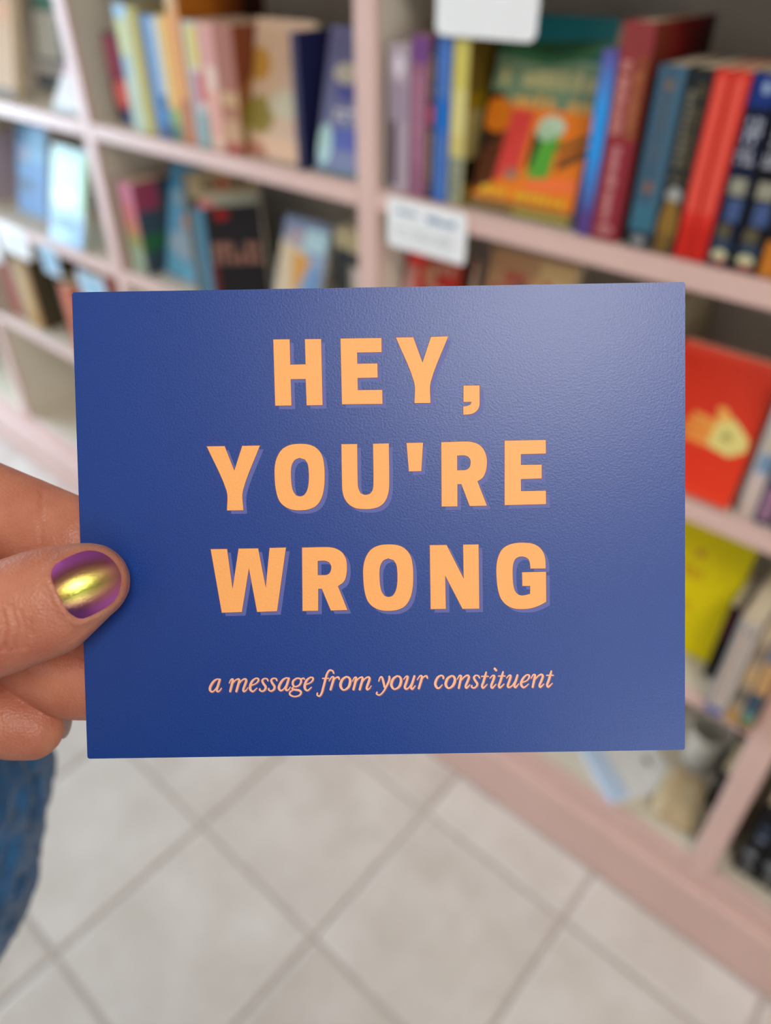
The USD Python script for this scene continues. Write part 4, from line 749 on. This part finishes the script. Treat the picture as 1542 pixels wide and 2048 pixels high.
# --- right bay, third shelf
g = "books on the third shelf of the right bay"
face_book("yellow face-out book at the back of the third shelf, right of the card", -0.262, 0.905, Z3, 0.1345, 0.226, 0.014, (206, 184, 14), tilt=13.0, group=g, art=[("r", 0, 0, 1, 1, [(236, 208, 12), (230, 206, 10), (216, 196, 8), (214, 186, 10)]), ("t", .1, .55, .62, .66, 1, 6, (204, 160, 24), 51), ("t", .1, .3, .62, .40, 1, 6, (212, 166, 20), 52), ("e", .48, .74, .05, .03, (196, 128, 50))])
spine_book("small black paperback with a wine red top in front of the yellow book", -0.1265, -0.1125, 0.150, Z3, (26, 20, 22), y=0.884, depth=0.10, group=g, art=[("r", .1, .55, .9, .92, (70, 22, 38))])
spine_book("off-white spine with grey-pink stripes and a blue foot, jutting over the shelf edge", -0.1005, -0.0715, 0.190, Z3, (190, 176, 166), y=0.822, depth=0.13, group=g, art=[("r", 0, .1, .2, 1, (150, 146, 146)), ("r", .3, .15, .42, .88, (206, 172, 152)), ("r", .52, .15, .6, .9, (140, 128, 124)), ("r", 0, 0, .9, .085, (84, 92, 150)), ("t", .3, .88, .9, .95, 1, 4, (120, 112, 108), 53)])
spine_book("mottled tan and grey spine next to the white striped one, third shelf", -0.0705, -0.0525, 0.170, Z3, (168, 146, 122), y=0.824, depth=0.13, group=g, art=[("e", .5, .6, .4, .1, (202, 164, 116)), ("r", .1, .28, .9, .42, (104, 100, 94)), ("r", .1, 0, .9, .16, (188, 142, 76)), ("e", .5, .85, .35, .06, (120, 108, 96))])
spine_book("tan spine with a teal and green picture at the foot, against the right upright", -0.052, -0.0335, 0.172, Z3, (196, 150, 100), y=0.824, depth=0.13, group=g, art=[("r", 0, .22, 1, .45, (58, 80, 98)), ("r", 0, .08, 1, .24, [(128, 150, 106), (128, 150, 106), (76, 116, 126), (76, 116, 126)]), ("r", 0, 0, 1, .08, (110, 78, 34)), ("r", 0, .8, 1, 1, (110, 116, 140))])
# --- left bay, third shelf
g = "books on the third shelf of the left bay"
spine_book("brick red spine low in the left bay", -2.262, -2.196, 0.165, Z3, (166, 84, 68), y=0.872, group=g, art=[("r", .1, .1, .9, .9, (172, 92, 76))])
spine_book("sand brown spine between the brick red and the gold one", -2.194, -2.150, 0.175, Z3, (158, 134, 106), y=0.872, group=g)
spine_book("gold ochre thick spine low in the left bay", -2.148, -2.066, 0.20, Z3, (184, 142, 84), y=0.868, group=g, art=[("r", .72, 0, 1, 1, (156, 106, 28)), ("r", .1, .2, .65, .8, (192, 158, 104))], side=[("r", 0, 0, 1, 1, (84, 78, 58))])
spine_book("dark olive thin spine right of the gold ochre one", -1.985, -1.945, 0.17, Z3, (76, 72, 54), y=0.90, group=g)
spine_book("rust orange spine low in the left bay beside the card's corner", -1.868, -1.815, 0.195, Z3, (200, 98, 66), y=0.852, group=g, art=[("r", .1, .5, .9, .9, (206, 112, 76))])
# --- black books in the bay beyond the right upright, bottom shelf
for k, (a, b) in enumerate(((0.030, 0.062), (0.064, 0.100), (0.102, 0.140))):
    spine_book(["black book with white marks just right of the low right upright", "second black book beyond the low right upright", "third black book beyond the low right upright"][k], a, b, 0.20, Z0, (22, 24, 28), y=0.87, depth=0.15, group="black books on the bottom right shelf", art=[("e", .4, .3, .3, .05, (140, 146, 156)), ("e", .5, .55, .25, .04, (110, 122, 150)), ("r", .2, .66, .8, .72, (60, 78, 110)), ("e", .55, .12, .3, .05, (130, 132, 130))])

# ------------------------------------------------------------------ things on the bottom shelf of the right bay
def cloth_slab(w, d, h, seed, amp):
    b = bx(-w / 2, w / 2, -d / 2, d / 2, 0, h, h * 0.3)
    m = m3.Manifold.hull_points(np.array(b.vertices)).refine_to_length(0.009).to_mesh()
    t = trimesh.Trimesh(m.vert_properties[:, :3], m.tri_verts, process=True)
    trimesh.smoothing.filter_taubin(t, iterations=14)
    v = t.vertices
    v[:, 2] += np.clip(v[:, 2] / h, 0, 1) * (fbm(v * 16, 3, seed) - 0.5) * amp
    v[:, :2] += (np.stack([fbm(v * 22, 2, seed + 5), fbm(v * 22, 2, seed + 9)], 1) - 0.5) * amp * 0.8
    v[:, 2] -= v[:, 2].min()
    return t


M_PAPER, M_BLUEP, M_TAN, M_MUG = look("white_paper", (226, 224, 222), 0.7, 0.3), look("pale_blue_paper", (190, 206, 228), 0.6, 0.3), look("tan_canvas", (206, 182, 144), 0.9, 0.2, vary=0.12, scale=40, bump=0.0005, bscale=500), look("white_glaze", (236, 230, 220), 0.25, 0.5)
b = thing("paper_sheet", "white paper sheaf with a pale blue border lying on the bottom shelf", "paper", (-0.203, 0.942, Z0 + 0.0006), (0, 0, -34))
part(b, "sheets", cloth_slab(0.16, 0.14, 0.012, 3, 0.006), M_PAPER)
part(b, "blue_strip", bx(-0.086, 0.076, -0.076, -0.036, 0.0, 0.0135, 0.002), M_BLUEP, label="pale blue border strip")
tinted(b, "printed_mark", [(np.array([(0.018 + 0.010 * math.cos(k), 0.030 + 0.006 * math.sin(k), 0.0165) for k in np.linspace(0, 2 * np.pi, 13)[:-1]]), lin((120, 122, 124)))])
b = thing("tote_bag", "folded tan canvas bag on the bottom shelf beside the right upright", "bag", (-0.092, 0.920, Z0 + 0.001), (0, 0, 6))
part(b, "bag", cloth_slab(0.075, 0.115, 0.040, 8, 0.014), M_TAN, smooth=True)
hp = [np.array([0.02 * math.cos(a), -0.045 - 0.018 * math.sin(a), 0.036 + 0.004 * math.sin(3 * a)]) for a in np.linspace(0, math.pi, 9)]
part(b, "handle", m3.Manifold.batch_boolean([m3.Manifold.hull_points(np.vstack([BALL[::6] * 0.005 + p, BALL[::6] * 0.005 + q])) for p, q in zip(hp[:-1], hp[1:])], m3.OpType.Add), M_TAN, label="loop handle of the bag")
b = thing("mug", "white mug standing at the back of the bottom shelf near the upright", "mug", (-0.098, 1.045, Z0 + 0.0006), (0, 0, 155))
part(b, "mug_body", lathe([(0, 0), (0.034, 0), (0.0385, 0.004), (0.0395, 0.09), (0.0365, 0.09), (0.0355, 0.008), (0, 0.006)]), M_MUG, smooth=40)
hp = [np.array([0.036 + 0.024 * math.sin(a), 0, 0.047 - 0.027 * math.cos(a)]) for a in np.linspace(0, math.pi, 11)]
part(b, "handle", m3.Manifold.batch_boolean([m3.Manifold.hull_points(np.vstack([BALL[::6] * 0.005 + p, BALL[::6] * 0.005 + q])) for p, q in zip(hp[:-1], hp[1:])], m3.OpType.Add), M_MUG, smooth=40)
spine_book("black paperback standing beside the white mug on the bottom shelf", -0.0525, -0.031, 0.11, Z0, (18, 18, 18), y=0.955, depth=0.085)

# ------------------------------------------------------------------ shelf labels
def sign(label, x0, x1, z0, z1, y, tilt, art, r=0.006, group=None):
    w, h = x1 - x0, z1 - z0
    s = thing("shelf_label", label, "sign", (x0, y, z0), (tilt, 0, 0), group)
    sheet = extrude(sbox(r, r, w - r, h - r).buffer(r, 6), 0.0012)
    sheet.apply_transform(trimesh.transformations.rotation_matrix(math.pi / 2, (1, 0, 0)))     # stands in the xz plane
    part(s, "card_sheet", sheet, M_SIGN)
    tinted(s, "printed_lettering", [(q + np.array([0, -0.0013, 0]), c) for q, c in art_patches(art, w, h, "front")])
    return s


sign("white card sign headed with two blue words, right of the middle upright", -0.728, -0.588, 1.116, 1.184, CASE_Y - 0.0006, 0, [("t", .13, .70, .40, .82, 1, 5, (120, 146, 176), 61), ("t", .52, .66, .88, .82, 1, 7, (112, 142, 178), 62), ("t", .12, .2, .86, .5, 3, 14, (214, 214, 216), 63)])
sign("plain white sign with rounded corners hanging at the top edge of the picture", -0.652, -0.512, 1.3815, 1.489, CASE_Y - 0.0006, 0, [("t", .30, .42, .66, .47, 1, 10, (190, 192, 204), 64), ("t", .2, .55, .8, .85, 3, 12, (150, 156, 170), 65)], r=0.010)
LB = "white tags along the left bay's second shelf"
sign("white price tag on the second shelf at the left edge of the picture", -2.205, -2.135, 0.765, 0.893, CASE_Y - 0.0006, 0, [("t", .2, .6, .8, .8, 1, 5, (180, 184, 200), 66)], group=LB)
sign("wide white label over the second shelf's edge below the sky blue picture book", -2.105, -1.945, 0.815, 0.893, CASE_Y - 0.0006, 0, [("t", .2, .3, .8, .7, 2, 9, (206, 214, 220), 67)], group=LB)
sign("pale blue tag on the second shelf below the mint picture book", -1.885, -1.805, 0.805, 0.880, CASE_Y - 0.0006, 0, [("r", .04, .06, .96, .95, (158, 196, 222)), ("t", .2, .4, .8, .6, 1, 5, (126, 164, 196), 68)], group=LB)
sign("pale blue tag beside the left upright just above the card's corner", -1.72, -1.60, 0.785, 0.850, CASE_Y - 0.0006, 0, [("r", .04, .06, .96, .95, (162, 198, 222)), ("t", .2, .4, .8, .6, 1, 6, (130, 168, 198), 69)], group=LB)

# ------------------------------------------------------------------ ceiling lamps
M_DIFF = usdkit.material(stage, "/World/Looks/lamp_diffuser", {"e": ("emission", {"color": LAMP_COLOR, "strength": 1.0})}, surface="e.emission")
for k, (x, y, st) in enumerate(LAMPS):
    L = thing("ceiling_lamp", ["square ceiling lamp behind the photographer", "square ceiling lamp over the middle of the shelves", "square ceiling lamp near the shop window"][k], "lamp", (x, y, HC))
    ring = extrude(sbox(-0.32, -0.32, 0.32, 0.32).difference(sbox(-0.29, -0.29, 0.29, 0.29)), 0.05, -0.05)
    part(L, "frame", ring, M_FRAME)
    part(L, "diffuser", bx(-0.29, 0.29, -0.29, 0.29, -0.030, -0.012), look(f"lamp_panel_{k}", (250, 244, 232), 0.6))
    q = UsdLux.RectLight.Define(stage, f"{L}/lamp_light")
    q.CreateWidthAttr(0.56)
    q.CreateHeightAttr(0.56)
    q.CreateIntensityAttr(st)
    q.CreateColorAttr(Gf.Vec3f(*LAMP_COLOR))
    q.AddTranslateOp().Set(Gf.Vec3d(0, 0, -0.034))
